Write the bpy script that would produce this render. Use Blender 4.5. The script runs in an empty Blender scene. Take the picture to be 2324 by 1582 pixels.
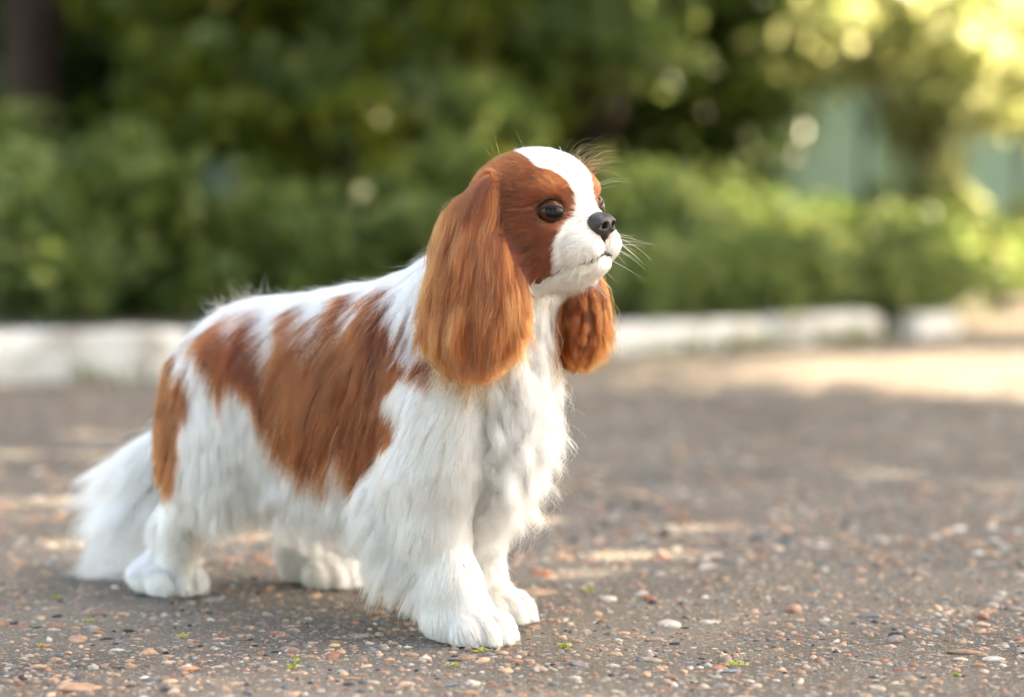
import bpy, math, random
import numpy as np
from mathutils import Vector, Matrix, kdtree

random.seed(7); rng = np.random.default_rng(11)
sc = bpy.context.scene
COL = sc.collection

# ------------------------------------------------------------------ camera
FPX, CX, CY = 5764.0, 1162.0, 791.0            # focal length and centre in units of a 2324 x 1582 picture
PIT = math.atan(337 / FPX)
CP, SP = math.cos(PIT), math.sin(PIT)
CAM_H = 0.42047
cam_d = bpy.data.cameras.new('camera'); cam = bpy.data.objects.new('camera', cam_d); COL.objects.link(cam)
cam.location = (0, 0, CAM_H); cam.rotation_euler = (math.pi / 2 - PIT, 0, 0)
cam_d.sensor_width = 36.0; cam_d.lens = FPX / 2324 * 36.0
cam_d.clip_start = 0.05; cam_d.clip_end = 400
cam_d.dof.use_dof = True; cam_d.dof.focus_distance = 2.37; cam_d.dof.aperture_fstop = 2.5
sc.camera = cam

# ------------------------------------------------------------------ sky, sun, exposure
SUN_DIR = Vector((0.75, 0.30, 0.98)).normalized()      # towards the sun: from the right, a little behind the dog
SUN_EL = math.asin(SUN_DIR.z); SUN_AZ = math.atan2(SUN_DIR.x, SUN_DIR.y)
w = bpy.data.worlds.new('World'); sc.world = w; w.use_nodes = True
nt = w.node_tree; nt.nodes.clear()
sky = nt.nodes.new('ShaderNodeTexSky'); sky.sky_type = 'NISHITA'; sky.sun_disc = False
sky.sun_elevation = SUN_EL; sky.sun_rotation = SUN_AZ; sky.air_density = 1.0; sky.dust_density = 2.5; sky.ozone_density = 1.0
bg = nt.nodes.new('ShaderNodeBackground'); bg.inputs[1].default_value = 0.15
wo = nt.nodes.new('ShaderNodeOutputWorld')
nt.links.new(sky.outputs[0], bg.inputs[0]); nt.links.new(bg.outputs[0], wo.inputs[0])
sun_d = bpy.data.lights.new('sun', 'SUN'); sun_d.energy = 5.0; sun_d.angle = math.radians(0.53); sun_d.color = (1.0, 0.955, 0.88)
sun = bpy.data.objects.new('sun', sun_d); COL.objects.link(sun); sun.location = (6, 5, 9)
sun.rotation_euler = SUN_DIR.to_track_quat('Z', 'Y').to_euler()
vs = sc.view_settings; vs.view_transform = 'Standard'; vs.look = 'None'; vs.gamma = 1.0; vs.use_curve_mapping = False
vs.exposure = 2.6
vs.use_white_balance = True; vs.white_balance_temperature = 8800; vs.white_balance_tint = 10
sc.cycles.use_denoising = True
sc.cycles.use_adaptive_sampling = True; sc.cycles.adaptive_threshold = .03
sc.cycles.max_bounces = 12; sc.cycles.diffuse_bounces = 4; sc.cycles.glossy_bounces = 6; sc.cycles.transmission_bounces = 12; sc.cycles.transparent_max_bounces = 12
sc.cycles_curves.shape = 'RIBBONS'; sc.cycles_curves.subdivisions = 2

# ------------------------------------------------------------------ picture <-> place helpers
def ray(x, y):
    dx = (x - CX) / FPX; dy = -(y - CY) / FPX
    return np.array([dx, dy * SP + CP, dy * CP - SP])
CAMP = np.array([0, 0, CAM_H])
def ground_at(x, y): d = ray(x, y); return d * (-CAM_H / d[2]) + CAMP
def at(x, y, Y): d = ray(x, y); return d * (Y / d[1]) + CAMP
def project(P):
    q = P - CAMP
    dep = q[:, 1] * CP - q[:, 2] * SP; up = q[:, 1] * SP + q[:, 2] * CP
    return CX + FPX * q[:, 0] / dep, CY - FPX * up / dep

# ------------------------------------------------------------------ general helpers
def link(o, parent=None):
    COL.objects.link(o)
    if parent is not None: o.parent = parent
    return o
def tag(o, label=None, cat=None, group=None, kind=None):
    if label: o['label'] = label
    if cat: o['category'] = cat
    if group: o['group'] = group
    if kind: o['kind'] = kind
    return o
def empty(name, loc=(0, 0, 0), rz=0.0):
    o = bpy.data.objects.new(name, None); o.location = loc; o.rotation_euler = (0, 0, rz); COL.objects.link(o); return o
def np_mesh(name, V, faces, smooth=True):
    """V (n,3); faces: int array (m,k) or a list of tuples"""
    me = bpy.data.meshes.new(name)
    if isinstance(faces, np.ndarray):
        m, k = faces.shape
        me.vertices.add(len(V)); me.vertices.foreach_set('co', np.ascontiguousarray(V, dtype=np.float32).ravel())
        me.loops.add(m * k); me.loops.foreach_set('vertex_index', faces.astype(np.int32).ravel())
        me.polygons.add(m); me.polygons.foreach_set('loop_start', np.arange(0, m * k, k, dtype=np.int32))
        me.update(calc_edges=True)
    else:
        me.from_pydata([tuple(v) for v in V], [], faces); me.update()
    if smooth: me.polygons.foreach_set('use_smooth', np.ones(len(me.polygons), dtype=bool))
    return me
def mesh_obj(name, V, faces, mat, parent=None, smooth=True):
    me = np_mesh(name, V, faces, smooth); me.materials.append(mat)
    return link(bpy.data.objects.new(name, me), parent)
def srgb(r, g, b):
    f = lambda c: c / 12.92 if c <= 0.04045 else ((c + 0.055) / 1.055) ** 2.4
    return (f(r / 255), f(g / 255), f(b / 255))
def new_mat(name):
    m = bpy.data.materials.new(name); m.use_nodes = True; m.node_tree.nodes.clear(); return m, m.node_tree
def N(nt, typ, **kw):
    n = nt.nodes.new(typ)
    for k, v in kw.items():
        if k.startswith('i_'):
            key = k[2:]; key = int(key) if key.isdigit() else key
            n.inputs[key].default_value = v
        else: setattr(n, k, v)
    return n
def L(nt, a, ao, b, bi): nt.links.new(a.outputs[ao], b.inputs[bi])
def ramp(nt, stops):
    r = nt.nodes.new('ShaderNodeValToRGB'); e = r.color_ramp.elements
    while len(e) < len(stops): e.new(0.5)
    for el, (p, c) in zip(e, stops): el.position = p; el.color = (*c, 1) if len(c) == 3 else c
    return r
def out(nt, shader, so=0):
    o = nt.nodes.new('ShaderNodeOutputMaterial'); nt.links.new(shader.outputs[so], o.inputs[0]); return o
def fbm(P, freq, seed):
    """cheap smooth pseudo-noise in -1..1 from a few sines"""
    r = np.random.default_rng(seed); v = np.zeros(len(P)); amp = 1.0; tot = 0
    for o in range(3):
        for k in range(4):
            d = r.normal(size=3); d /= np.linalg.norm(d)
            v += amp * np.sin((P @ d) * freq * (2 ** o) + r.uniform(0, 6.28)); tot += amp * 0.7
        amp *= 0.55
    return v / tot

# ================================================================== GROUND
def mat_ground():
    m, t = new_mat('worn_gravelly_asphalt')
    tc = N(t, 'ShaderNodeTexCoord'); co = ('Object')
    n1 = N(t, 'ShaderNodeTexNoise', i_Scale=3.2, i_Detail=7.0, i_Roughness=.62); n2 = N(t, 'ShaderNodeTexNoise', i_Scale=260.0, i_Detail=4.0, i_Roughness=.7)
    v1 = N(t, 'ShaderNodeTexVoronoi', i_Scale=115.0); v2 = N(t, 'ShaderNodeTexVoronoi', i_Scale=320.0)
    for n in (n1, n2, v1, v2): L(t, tc, co, n, 'Vector')
    base = ramp(t, [(.30, (.092, .083, .069)), (.62, (.170, .152, .127)), (.85, (.27, .240, .200))]); L(t, n2, 'Fac', base, 'Fac')
    big = ramp(t, [(.35, (.66, .64, .63)), (.65, (1.28, 1.25, 1.2))]); L(t, n1, 'Fac', big, 'Fac')
    mu = N(t, 'ShaderNodeMix', data_type='RGBA', blend_type='MULTIPLY'); mu.inputs[0].default_value = 1; L(t, base, 0, mu, 6); L(t, big, 0, mu, 7)
    # grit: cells whose random value is high carry a pale grain
    def grit(v, lo_, size, prev):
        sep = N(t, 'ShaderNodeSeparateColor'); L(t, v, 'Color', sep, 0)
        a = N(t, 'ShaderNodeMath', operation='GREATER_THAN', i_1=lo_); L(t, sep, 0, a, 0)
        b = N(t, 'ShaderNodeMath', operation='LESS_THAN', i_1=size); L(t, v, 'Distance', b, 0)
        c = N(t, 'ShaderNodeMath', operation='MULTIPLY'); L(t, a, 0, c, 0); L(t, b, 0, c, 1)
        cr = ramp(t, [(0, (.34, .20, .12)), (.25, (.20, .17, .15)), (.45, (.40, .30, .22)), (.7, (.12, .12, .13)), (.85, (.46, .42, .37)), (1, (.30, .12, .06))]); L(t, sep, 1, cr, 'Fac')
        mx = N(t, 'ShaderNodeMix', data_type='RGBA'); L(t, c, 0, mx, 0); nt_link(prev, mx); L(t, cr, 0, mx, 7); return mx, c
    def nt_link(p, mx): t.links.new(p.outputs[2] if p.bl_idname == 'ShaderNodeMix' else p.outputs[0], mx.inputs[6])
    g1, c1 = grit(v2, .55, .42, mu); g2, c2 = grit(v1, .70, .40, g1)
    b_ = N(t, 'ShaderNodeBsdfPrincipled', i_Roughness=.85); b_.inputs['Specular IOR Level'].default_value = .25; t.links.new(g2.outputs[2], b_.inputs['Base Color'])
    ad = N(t, 'ShaderNodeMath', operation='ADD'); L(t, c1, 0, ad, 0); L(t, c2, 0, ad, 1)
    ad2 = N(t, 'ShaderNodeMath', operation='ADD'); L(t, ad, 0, ad2, 0); L(t, n2, 'Fac', ad2, 1)
    bp = N(t, 'ShaderNodeBump', i_Strength=1.0, i_Distance=.003); L(t, ad2, 0, bp, 'Height'); L(t, bp, 'Normal', b_, 'Normal'); out(t, b_); return m
ground = mesh_obj('ground', np.array([[-60, -20, 0], [60, -20, 0], [60, 120, 0], [-60, 120, 0]], float), [(0, 1, 2, 3)], mat_ground(), smooth=False)
tag(ground, 'worn grey-brown asphalt strewn with small stones', kind='structure')

STONE_COL = [((.52, .30, .17), 5), ((.34, .19, .11), 4), ((.46, .36, .26), 4), ((.24, .21, .18), 4), ((.13, .15, .17), 2), ((.50, .46, .40), 2.0), ((.035, .033, .033), 1.2), ((.40, .15, .07), 2), ((.26, .18, .13), 3)]
SC = np.array([c for c, _ in STONE_COL]); SC = SC * .76 + SC.mean(1, keepdims=True) * .24; SW = np.array([q for _, q in STONE_COL]); SW = SW / SW.sum()
def ico(sub):
    import bmesh
    b = bmesh.new(); bmesh.ops.create_icosphere(b, subdivisions=sub, radius=1.0); b.verts.ensure_lookup_table()
    V = np.array([v.co[:] for v in b.verts]); Fc = np.array([[v.index for v in f.verts] for f in b.faces]); b.free(); return V, Fc
I1, I2 = ico(1), ico(2)
def pebble(seed, base=I2):
    r = np.random.default_rng(seed); V = base[0].copy()
    for _ in range(9):                      # flattened facets and bulges
        d = r.normal(size=3); d /= np.linalg.norm(d); h = V @ d; c = r.uniform(.50, .92); V -= np.maximum(h - c, 0)[:, None] * d * .85
    V *= (1 + .10 * fbm(V, 2.2, seed + 1))[:, None]
    return V * np.array([1, r.uniform(.55, .95), r.uniform(.32, .58)])
def mat_stone(vert):
    m, t = new_mat('pebble_stone' if not vert else 'gravel_stone')
    s = N(t, 'ShaderNodeAttribute', attribute_name='col') if vert else N(t, 'ShaderNodeObjectInfo')
    tc = N(t, 'ShaderNodeTexCoord'); n = N(t, 'ShaderNodeTexNoise', i_Scale=260.0 if vert else 2.4, i_Detail=6.0); L(t, tc, 'Object', n, 'Vector')
    rr = ramp(t, [(.3, (.62, .60, .58)), (.7, (1.25, 1.2, 1.15))]); L(t, n, 'Fac', rr, 'Fac')
    mu = N(t, 'ShaderNodeMix', data_type='RGBA', blend_type='MULTIPLY'); mu.inputs[0].default_value = 1; L(t, s, 'Color', mu, 6); L(t, rr, 0, mu, 7)
    b_ = N(t, 'ShaderNodeBsdfPrincipled', i_Roughness=.72); t.links.new(mu.outputs[2], b_.inputs['Base Color'])
    bp = N(t, 'ShaderNodeBump', i_Strength=.4, i_Distance=.0015); L(t, n, 'Fac', bp, 'Height'); L(t, bp, 'Normal', b_, 'Normal'); out(t, b_); return m
m_peb, m_grav = mat_stone(False), mat_stone(True)
VAR = [np_mesh('pebble', pebble(100 + i), I2[1]) for i in range(14)]
for me in VAR: me.materials.append(m_peb)
r = np.random.default_rng(21)
PAWS = [ground_at(1075, 1440)[:2], ground_at(1145, 1405)[:2], ground_at(370, 1325)[:2], ground_at(735, 1312)[:2]]
def clear_of_paws(x, y, d=.055): return all((x - p[0]) ** 2 + ((y - p[1]) * .8) ** 2 > d * d for p in PAWS)
def stone(x, y, size, col, rot, var, lab=None, zs=1.0, stretch=1.0):
    o = bpy.data.objects.new('stone', VAR[var]); link(o, ground)
    o.location = (x, y, size * .02 * zs); o.scale = (size * stretch, size, size * zs); o.rotation_euler = (r.normal() * .08, r.normal() * .08, rot); o.color = (*col, 1)
    if lab: o['label'] = lab
    return o
SIZES = lambda n: np.clip(np.exp(r.normal(math.log(.0062), .42, n)), .0038, .017)
# stones one can point at in the photograph
for px, py, wpx, c, st, zs, lab in [
    (2195, 1483, 108, (.30, .19, .13), 2.1, .8, 'long flat brown stone'), (1655, 1524, 66, (.17, .22, .25), 1.4, .5, 'flat blue-grey slate chip'),
    (180, 1540, 36, (.06, .085, .12), 1.3, .9, None), (1015, 1556, 56, (.16, .19, .21), 1.5, .5, None), (330, 1353, 44, (.015, .016, .02), 1.3, .8, None),
    (378, 1483, 20, (.02, .015, .013), 1, 1.6, None), (290, 1434, 34, (.02, .016, .014), 1.2, 1.3, None), (285, 1395, 42, (.50, .33, .20), 1.3, .8, None),
    (590, 1515, 50, (.20, .16, .13), 1.3, 1.1, None), (820, 1444, 60, (.30, .23, .17), 1.6, .8, None), (760, 1466, 30, (.62, .42, .20), 1.2, 1.1, None),
    (1400, 1486, 44, (.46, .30, .19), 1.3, 1.0, None), (1770, 1524, 52, (.56, .32, .18), 1.5, 1.0, None), (1890, 1473, 50, (.33, .26, .20), 1.4, 1.0, None),
    (2275, 1512, 32, (.62, .60, .56), 1.1, 1.2, None), (1560, 1506, 50, (.17, .17, .17), 1.5, .7, None), (425, 1520, 60, (.46, .22, .11), 1.3, .9, None),
    (890, 1570, 80, (.16, .13, .10), 1.5, .6, None), (265, 1477, 42, (.42, .44, .45), 1.4, .8, None), (155, 1483, 30, (.58, .36, .20), 1.2, 1.2, None),
    (299, 1558, 28, (.10, .045, .022), 1.1, 1.3, None), (1150, 1520, 40, (.55, .36, .22), 1.3, .8, None), (640, 1445, 28, (.5, .33, .2), 1.3, .9, None),
    (2215, 1235, 52, (.50, .35, .24), 1.3, 1.0, None), (1480, 1370, 26, (.035, .04, .05), 1, 1.6, None), (1555, 1426, 28, (.05, .055, .065), 1.4, 1.0, None)]:
    g = ground_at(px, py); sz = wpx / FPX * g[1] / 2 / st
    stone(g[0], g[1], sz, c, r.normal() * .2, int(r.integers(14)), lab, zs, st)
n_st = 274; k = 0; used = []
while k < n_st:                                        # the nearest ones, where the picture shows them largest
    y = 2.08 + 1.15 * r.random() ** 1.25; x = (r.random() - .5) * .44 * y; s = float(SIZES(1)[0])
    if not clear_of_paws(x, y) or any((x - a) ** 2 + (y - b) ** 2 < (.7 * (s + c)) ** 2 for a, b, c in used): continue
    used.append((x, y, s)); stone(x, y, s, SC[r.choice(len(SC), p=SW)] * r.uniform(.75, 1.2), r.uniform(0, 6.28), int(r.integers(14)), None, r.uniform(.7, 1.3), r.uniform(.9, 1.5)); k += 1
# the rest of the gravel, too many to pick apart
def gravel():
    VS, FS, CS = [], [], []; off = 0
    bases = [pebble(300 + i, I1) for i in range(8)]
    def add(n, y0, y1, pw, smin, smax, wide):
        nonlocal off
        for _ in range(n):
            y = y0 + (y1 - y0) * r.random() ** pw; x = (r.random() - .5) * wide * y; s = math.exp(r.uniform(math.log(smin), math.log(smax)))
            if s > .004 and not clear_of_paws(x, y, .045): continue
            b = bases[int(r.integers(8))]; a = r.uniform(0, 6.28); ca, sa = math.cos(a), math.sin(a); st = r.uniform(.9, 1.5)
            V = b * np.array([s * st, s, s * r.uniform(.7, 1.3)]); V = np.stack([V[:, 0] * ca - V[:, 1] * sa + x, V[:, 0] * sa + V[:, 1] * ca + y, V[:, 2] + s * .03], 1)
            VS.append(V); FS.append(I1[1] + off); off += len(V); CS.append(np.repeat((SC[r.choice(len(SC), p=SW)] * r.uniform(.7, 1.2))[None], len(V), 0))
    add(9500, 2.0, 3.7, 1.2, .0012, .0044, .50)
    add(3000, 2.05, 3.8, 1.1, .0032, .0075, .50)
    add(3200, 2.9, 6.2, 1.2, .0040, .0125, .56)
    add(900, 5.0, 8.5, 1.0, .0060, .0130, .60)
    o = mesh_obj('gravel', np.concatenate(VS), np.concatenate(FS), m_grav, ground); o['kind'] = 'stuff'
    C = np.concatenate(CS); a = o.data.attributes.new('col', 'FLOAT_COLOR', 'POINT'); a.data.foreach_set('color', np.concatenate([C, np.ones((len(C), 1))], 1).astype(np.float32).ravel())
gravel()

# ------------------------------------------------------------------ kerb and verge
KL = [(-4.4, 4.2), (-2.6, 5.06), (-1.17, 5.78), (-.45, 6.20), (.27, 6.85), (1.12, 7.68)]
def along(d):
    for (x0, y0), (x1, y1) in zip(KL[:-1], KL[1:]):
        l = math.hypot(x1 - x0, y1 - y0)
        if d <= l: return np.array([x0 + (x1 - x0) * d / l, y0 + (y1 - y0) * d / l])
        d -= l
    return np.array(KL[-1])
KLEN = sum(math.hypot(b[0] - a[0], b[1] - a[1]) for a, b in zip(KL[:-1], KL[1:]))
m_kerb, t = new_mat('whitewashed_concrete')
tc = N(t, 'ShaderNodeTexCoord'); n1 = N(t, 'ShaderNodeTexNoise', i_Scale=9.0, i_Detail=8.0, i_Roughness=.65); n2 = N(t, 'ShaderNodeTexNoise', i_Scale=60.0, i_Detail=5.0)
L(t, tc, 'Object', n1, 'Vector'); L(t, tc, 'Object', n2, 'Vector')
cr = ramp(t, [(.36, (.27, .24, .20)), (.46, (.52, .50, .46)), (.60, (.70, .69, .66))]); L(t, n1, 'Fac', cr, 'Fac')
b_ = N(t, 'ShaderNodeBsdfPrincipled', i_Roughness=.85); L(t, cr, 0, b_, 'Base Color')
bp = N(t, 'ShaderNodeBump', i_Strength=.6, i_Distance=.006); L(t, n2, 'Fac', bp, 'Height'); L(t, bp, 'Normal', b_, 'Normal'); out(t, b_)
kerb = empty('kerb', (KL[2][0], KL[2][1], 0)); tag(kerb, 'whitewashed kerb stones edging the shrubs behind the dog', kind='structure')
def block(name, p, q, h, dep, parent, seed, lab=None):
    """a worn stone between ground points p and q, its back face dep further from the path"""
    r = np.random.default_rng(seed); p = np.array(p); q = np.array(q); u = (q - p) / np.linalg.norm(q - p); v = np.array([-u[1], u[0]])
    nx, ln = 9, np.linalg.norm(q - p); prof = [(0, -.03), (.001, h * .5), (.004, h - .016), (.016, h - .003), (dep * .5, h), (dep - .014, h - .003), (dep, h - .02), (dep, -.03)]
    V = []; tilt = r.normal() * .006
    for i in range(nx):
        s = i / (nx - 1)
        e = .005 if i in (0, nx - 1) else 0
        for j, (d, z) in enumerate(prof):
            zz = z - (e * .8 if z > h * .6 else 0) + (r.normal() * .0028 if z > .02 else 0) + tilt * (s - .5) * (z > .02)
            g = p + u * ln * s + v * (d + (e * .3 if d < dep * .4 else -e * .3) + r.normal() * .0015); V.append((g[0], g[1], zz))
    k = len(prof); Fc = [(i * k + j, (i + 1) * k + j, (i + 1) * k + j + 1, i * k + j + 1) for i in range(nx - 1) for j in range(k - 1)]
    Fc += [tuple(range(k)), tuple(range((nx - 1) * k, nx * k))[::-1]]
    V = np.array(V)
    if parent is not None: V = V - np.array(parent.location)
    o = mesh_obj(name, V, Fc, m_kerb, parent); return o
rk = np.random.default_rng(5); d = .1; i = 0
while d < KLEN - .35:
    l = rk.uniform(.85, 1.05); p, q = along(d), along(min(d + l, KLEN))
    off = rk.normal() * .006; pp = p + np.array([0, off]); qq = q + np.array([0, off + rk.normal() * .006])
    block('kerb_stone', pp, qq, (.118 if d < KLEN - 1.9 else .086) + rk.normal() * .004, .11, kerb, 40 + i); d += l + rk.uniform(.003, .007); i += 1
p = ground_at(2082, 766)[:2]; q = ground_at(2180, 757)[:2]
tag(block('stone_block', p, q, .068, .12, None, 77), 'single whitewashed block apart from the end of the kerb', 'block')

m_soil, t = new_mat('verge_soil')
tc = N(t, 'ShaderNodeTexCoord'); n1 = N(t, 'ShaderNodeTexNoise', i_Scale=8.0, i_Detail=8.0); L(t, tc, 'Object', n1, 'Vector')
cr = ramp(t, [(.35, (.035, .028, .020)), (.55, (.07, .06, .035)), (.7, (.06, .08, .025))]); L(t, n1, 'Fac', cr, 'Fac')
b_ = N(t, 'ShaderNodeBsdfPrincipled', i_Roughness=.95); L(t, cr, 0, b_, 'Base Color'); out(t, b_)
VP = [(x - .02, y + .10) for x, y in KL] + [(1.45, 8.35), (1.75, 9.2), (2.2, 11.0), (7.5, 12.5), (7.5, 24), (-14, 24), (-14, 4.3)]
V = [(x, y, .085) for x, y in VP] + [(x, y, -.02) for x, y in VP]; n = len(VP)
tag(mesh_obj('verge', np.array(V), [tuple(range(n))] + [(i, i + n, (i + 1) % n + n, (i + 1) % n) for i in range(n)], m_soil, smooth=False), kind='structure')

# ------------------------------------------------------------------ painted wall behind the shrubs
m_wall, t = new_mat('pale_green_paint')
tc = N(t, 'ShaderNodeTexCoord'); n1 = N(t, 'ShaderNodeTexNoise', i_Scale=2.2, i_Detail=8.0); L(t, tc, 'Object', n1, 'Vector')
cr = ramp(t, [(.3, (.27, .43, .33)), (.7, (.38, .54, .44))]); L(t, n1, 'Fac', cr, 'Fac')
b_ = N(t, 'ShaderNodeBsdfPrincipled', i_Roughness=.8); L(t, cr, 0, b_, 'Base Color'); out(t, b_)
wall = empty('garden_wall', (1.5, 11.6, 0)); tag(wall, 'pale green painted wall showing behind the shrubs', 'wall')
rb = np.random.default_rng(3)
bw = 3.4
bm_board = None
def box_mesh(sx, sy, sz, bev=.006):
    import bmesh
    b = bmesh.new(); bmesh.ops.create_cube(b, size=1.0)
    for v in b.verts: v.co = Vector((v.co.x * sx, v.co.y * sy, (v.co.z + .5) * sz))
    bmesh.ops.bevel(b, geom=list(b.edges), offset=bev, segments=1, affect='EDGES'); me = bpy.data.meshes.new('board'); b.to_mesh(me); b.free(); return me
me_b = box_mesh(bw + .014, .03, 2.3); me_b.materials.append(m_wall)
for i in range(3):
    o = bpy.data.objects.new('panel', me_b); link(o, wall); o.location = (-3.85 + i * bw, (i % 2) * .017 + rb.normal() * .001, .06 + rb.normal() * .006)
me_r = box_mesh(3 * bw, .05, .09); me_r.materials.append(m_wall)
for z in (.4, 1.8): o = bpy.data.objects.new('rail', me_r); link(o, wall); o.location = (-3.85 + bw, .062, z)

# ------------------------------------------------------------------ trees and shrubs
def mat_leaf(name, cols, trans=.45, rough=.32):
    m, t = new_mat(name)
    g = N(t, 'ShaderNodeNewGeometry'); cr = ramp(t, cols); L(t, g, 'Random Per Island', cr, 'Fac')
    b_ = N(t, 'ShaderNodeBsdfPrincipled', i_Roughness=rough); L(t, cr, 0, b_, 'Base Color'); b_.inputs['Specular IOR Level'].default_value = .22
    tr = N(t, 'ShaderNodeBsdfTranslucent'); hs = N(t, 'ShaderNodeHueSaturation', i_Hue=.492, i_Saturation=1.05, i_Value=1.7); L(t, cr, 0, hs, 'Color'); L(t, hs, 0, tr, 'Color')
    mx = N(t, 'ShaderNodeMixShader', i_0=trans); L(t, b_, 0, mx, 1); L(t, tr, 0, mx, 2); out(t, mx); return m
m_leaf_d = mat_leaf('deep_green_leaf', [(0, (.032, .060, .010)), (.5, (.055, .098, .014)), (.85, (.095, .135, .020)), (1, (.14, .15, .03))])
m_leaf_k = mat_leaf('shade_darkened_leaf', [(0, (.018, .032, .008)), (.5, (.032, .054, .012)), (1, (.055, .080, .018))], .4)  # leaf colour darkened to stand in for deep canopy shade
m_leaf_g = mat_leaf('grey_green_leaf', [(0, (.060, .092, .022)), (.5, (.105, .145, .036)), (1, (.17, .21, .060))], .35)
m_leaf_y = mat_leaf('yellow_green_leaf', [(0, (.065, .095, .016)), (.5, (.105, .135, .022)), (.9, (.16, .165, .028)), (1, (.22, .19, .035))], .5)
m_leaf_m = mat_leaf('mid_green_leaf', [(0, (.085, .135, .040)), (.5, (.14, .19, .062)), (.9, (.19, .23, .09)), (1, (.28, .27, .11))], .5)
m_leaf_s = mat_leaf('sun_brightened_leaf', [(0, (.17, .20, .075)), (.5, (.27, .29, .13)), (1, (.42, .42, .24))], .6)  # paler leaf colour, the brightness of sunlit foliage put into it
m_bark, t = new_mat('rough_bark')
tc = N(t, 'ShaderNodeTexCoord'); mp = N(t, 'ShaderNodeMapping'); mp.inputs['Scale'].default_value = (14, 14, 3); n1 = N(t, 'ShaderNodeTexNoise', i_Scale=1.5, i_Detail=8.0)
L(t, tc, 'Object', mp, 0); L(t, mp, 0, n1, 'Vector'); cr = ramp(t, [(.3, (.018, .009, .006)), (.7, (.060, .036, .025))]); L(t, n1, 'Fac', cr, 'Fac')
b_ = N(t, 'ShaderNodeBsdfPrincipled', i_Roughness=.95); L(t, cr, 0, b_, 'Base Color'); bp = N(t, 'ShaderNodeBump', i_Strength=.8, i_Distance=.02); L(t, n1, 'Fac', bp, 'Height'); L(t, bp, 'Normal', b_, 'Normal'); out(t, b_)

def tube(path, radii, n=8):
    P = np.array(path, float); V = []; Fc = []
    for i, p in enumerate(P):
        tg = P[min(i + 1, len(P) - 1)] - P[max(i - 1, 0)]; tg /= np.linalg.norm(tg) + 1e-9
        a = np.cross(tg, [0, 1, 0.1]); a /= np.linalg.norm(a) + 1e-9; b = np.cross(tg, a)
        for j in range(n): V.append(p + radii[i] * (math.cos(6.2832 * j / n) * a + math.sin(6.2832 * j / n) * b))
    for i in range(len(P) - 1):
        for j in range(n): Fc.append((i * n + j, i * n + (j + 1) % n, (i + 1) * n + (j + 1) % n, (i + 1) * n + j))
    Fc += [tuple(range(n))[::-1], tuple(range((len(P) - 1) * n, len(P) * n))]
    return np.array(V), Fc
def join(parts):
    V = []; Fc = []; o = 0
    for v, f in parts: V.append(v); Fc += [tuple(i + o for i in q) for q in f]; o += len(v)
    return np.concatenate(V), Fc
def leaves(C, size, r, up=.55, long=1.7):
    """one bent diamond leaf at each point of C"""
    n = len(C); nrm = r.normal(size=(n, 3)); nrm[:, 2] += up * 1.6; nrm /= np.linalg.norm(nrm, axis=1, keepdims=True)
    ax = r.normal(size=(n, 3)); ax[:, 2] -= .35; ax -= (ax * nrm).sum(1, keepdims=True) * nrm; ax /= np.linalg.norm(ax, axis=1, keepdims=True); bx = np.cross(nrm, ax)
    s = (size * r.uniform(.6, 1.25, n))[:, None]; wd = s / long
    V = np.stack([C - ax * s * .5, C + bx * wd * .5 - ax * s * .05 + nrm * s * .07, C + ax * s * .5 - nrm * s * .10, C - bx * wd * .5 - ax * s * .05 + nrm * s * .07], 1).reshape(-1, 3)
    b = np.arange(n)[:, None] * 4
    return V, np.concatenate([b + np.array([[0, 1, 2]]), b + np.array([[0, 2, 3]])], 0)
def crown_points(c, rad, n, ncl, cls, r, shell=.55):
    d = r.normal(size=(ncl, 3)); d /= np.linalg.norm(d, axis=1, keepdims=True); rr = (shell + (1 - shell) * r.random(ncl))[:, None] ** .6
    cc = np.array(c) + d * rr * np.array(rad); wts = r.uniform(.4, 1.6, ncl); wts /= wts.sum()
    i = r.choice(ncl, n, p=wts); P = cc[i] + r.normal(size=(n, 3)) * cls * np.array([1, 1, .75]) * r.uniform(.6, 1.3, ncl)[i][:, None]
    return P, cc
SUNHOLE = [(1290, 1188, .08, .02), (1420, 1192, .09, .03), (1560, 1188, .09, .02), (1680, 1184, .05, .02), (1480, 1262, .05, .01), (240, 985, .06, .03), (80, 1030, .08, .02)]      # gaps cut in the crowns so that spots of sun reach the path
GAP = [(495, 405, 46, 62), (1925, 345, 100, 112), (2270, 375, 95, 92)]
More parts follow.
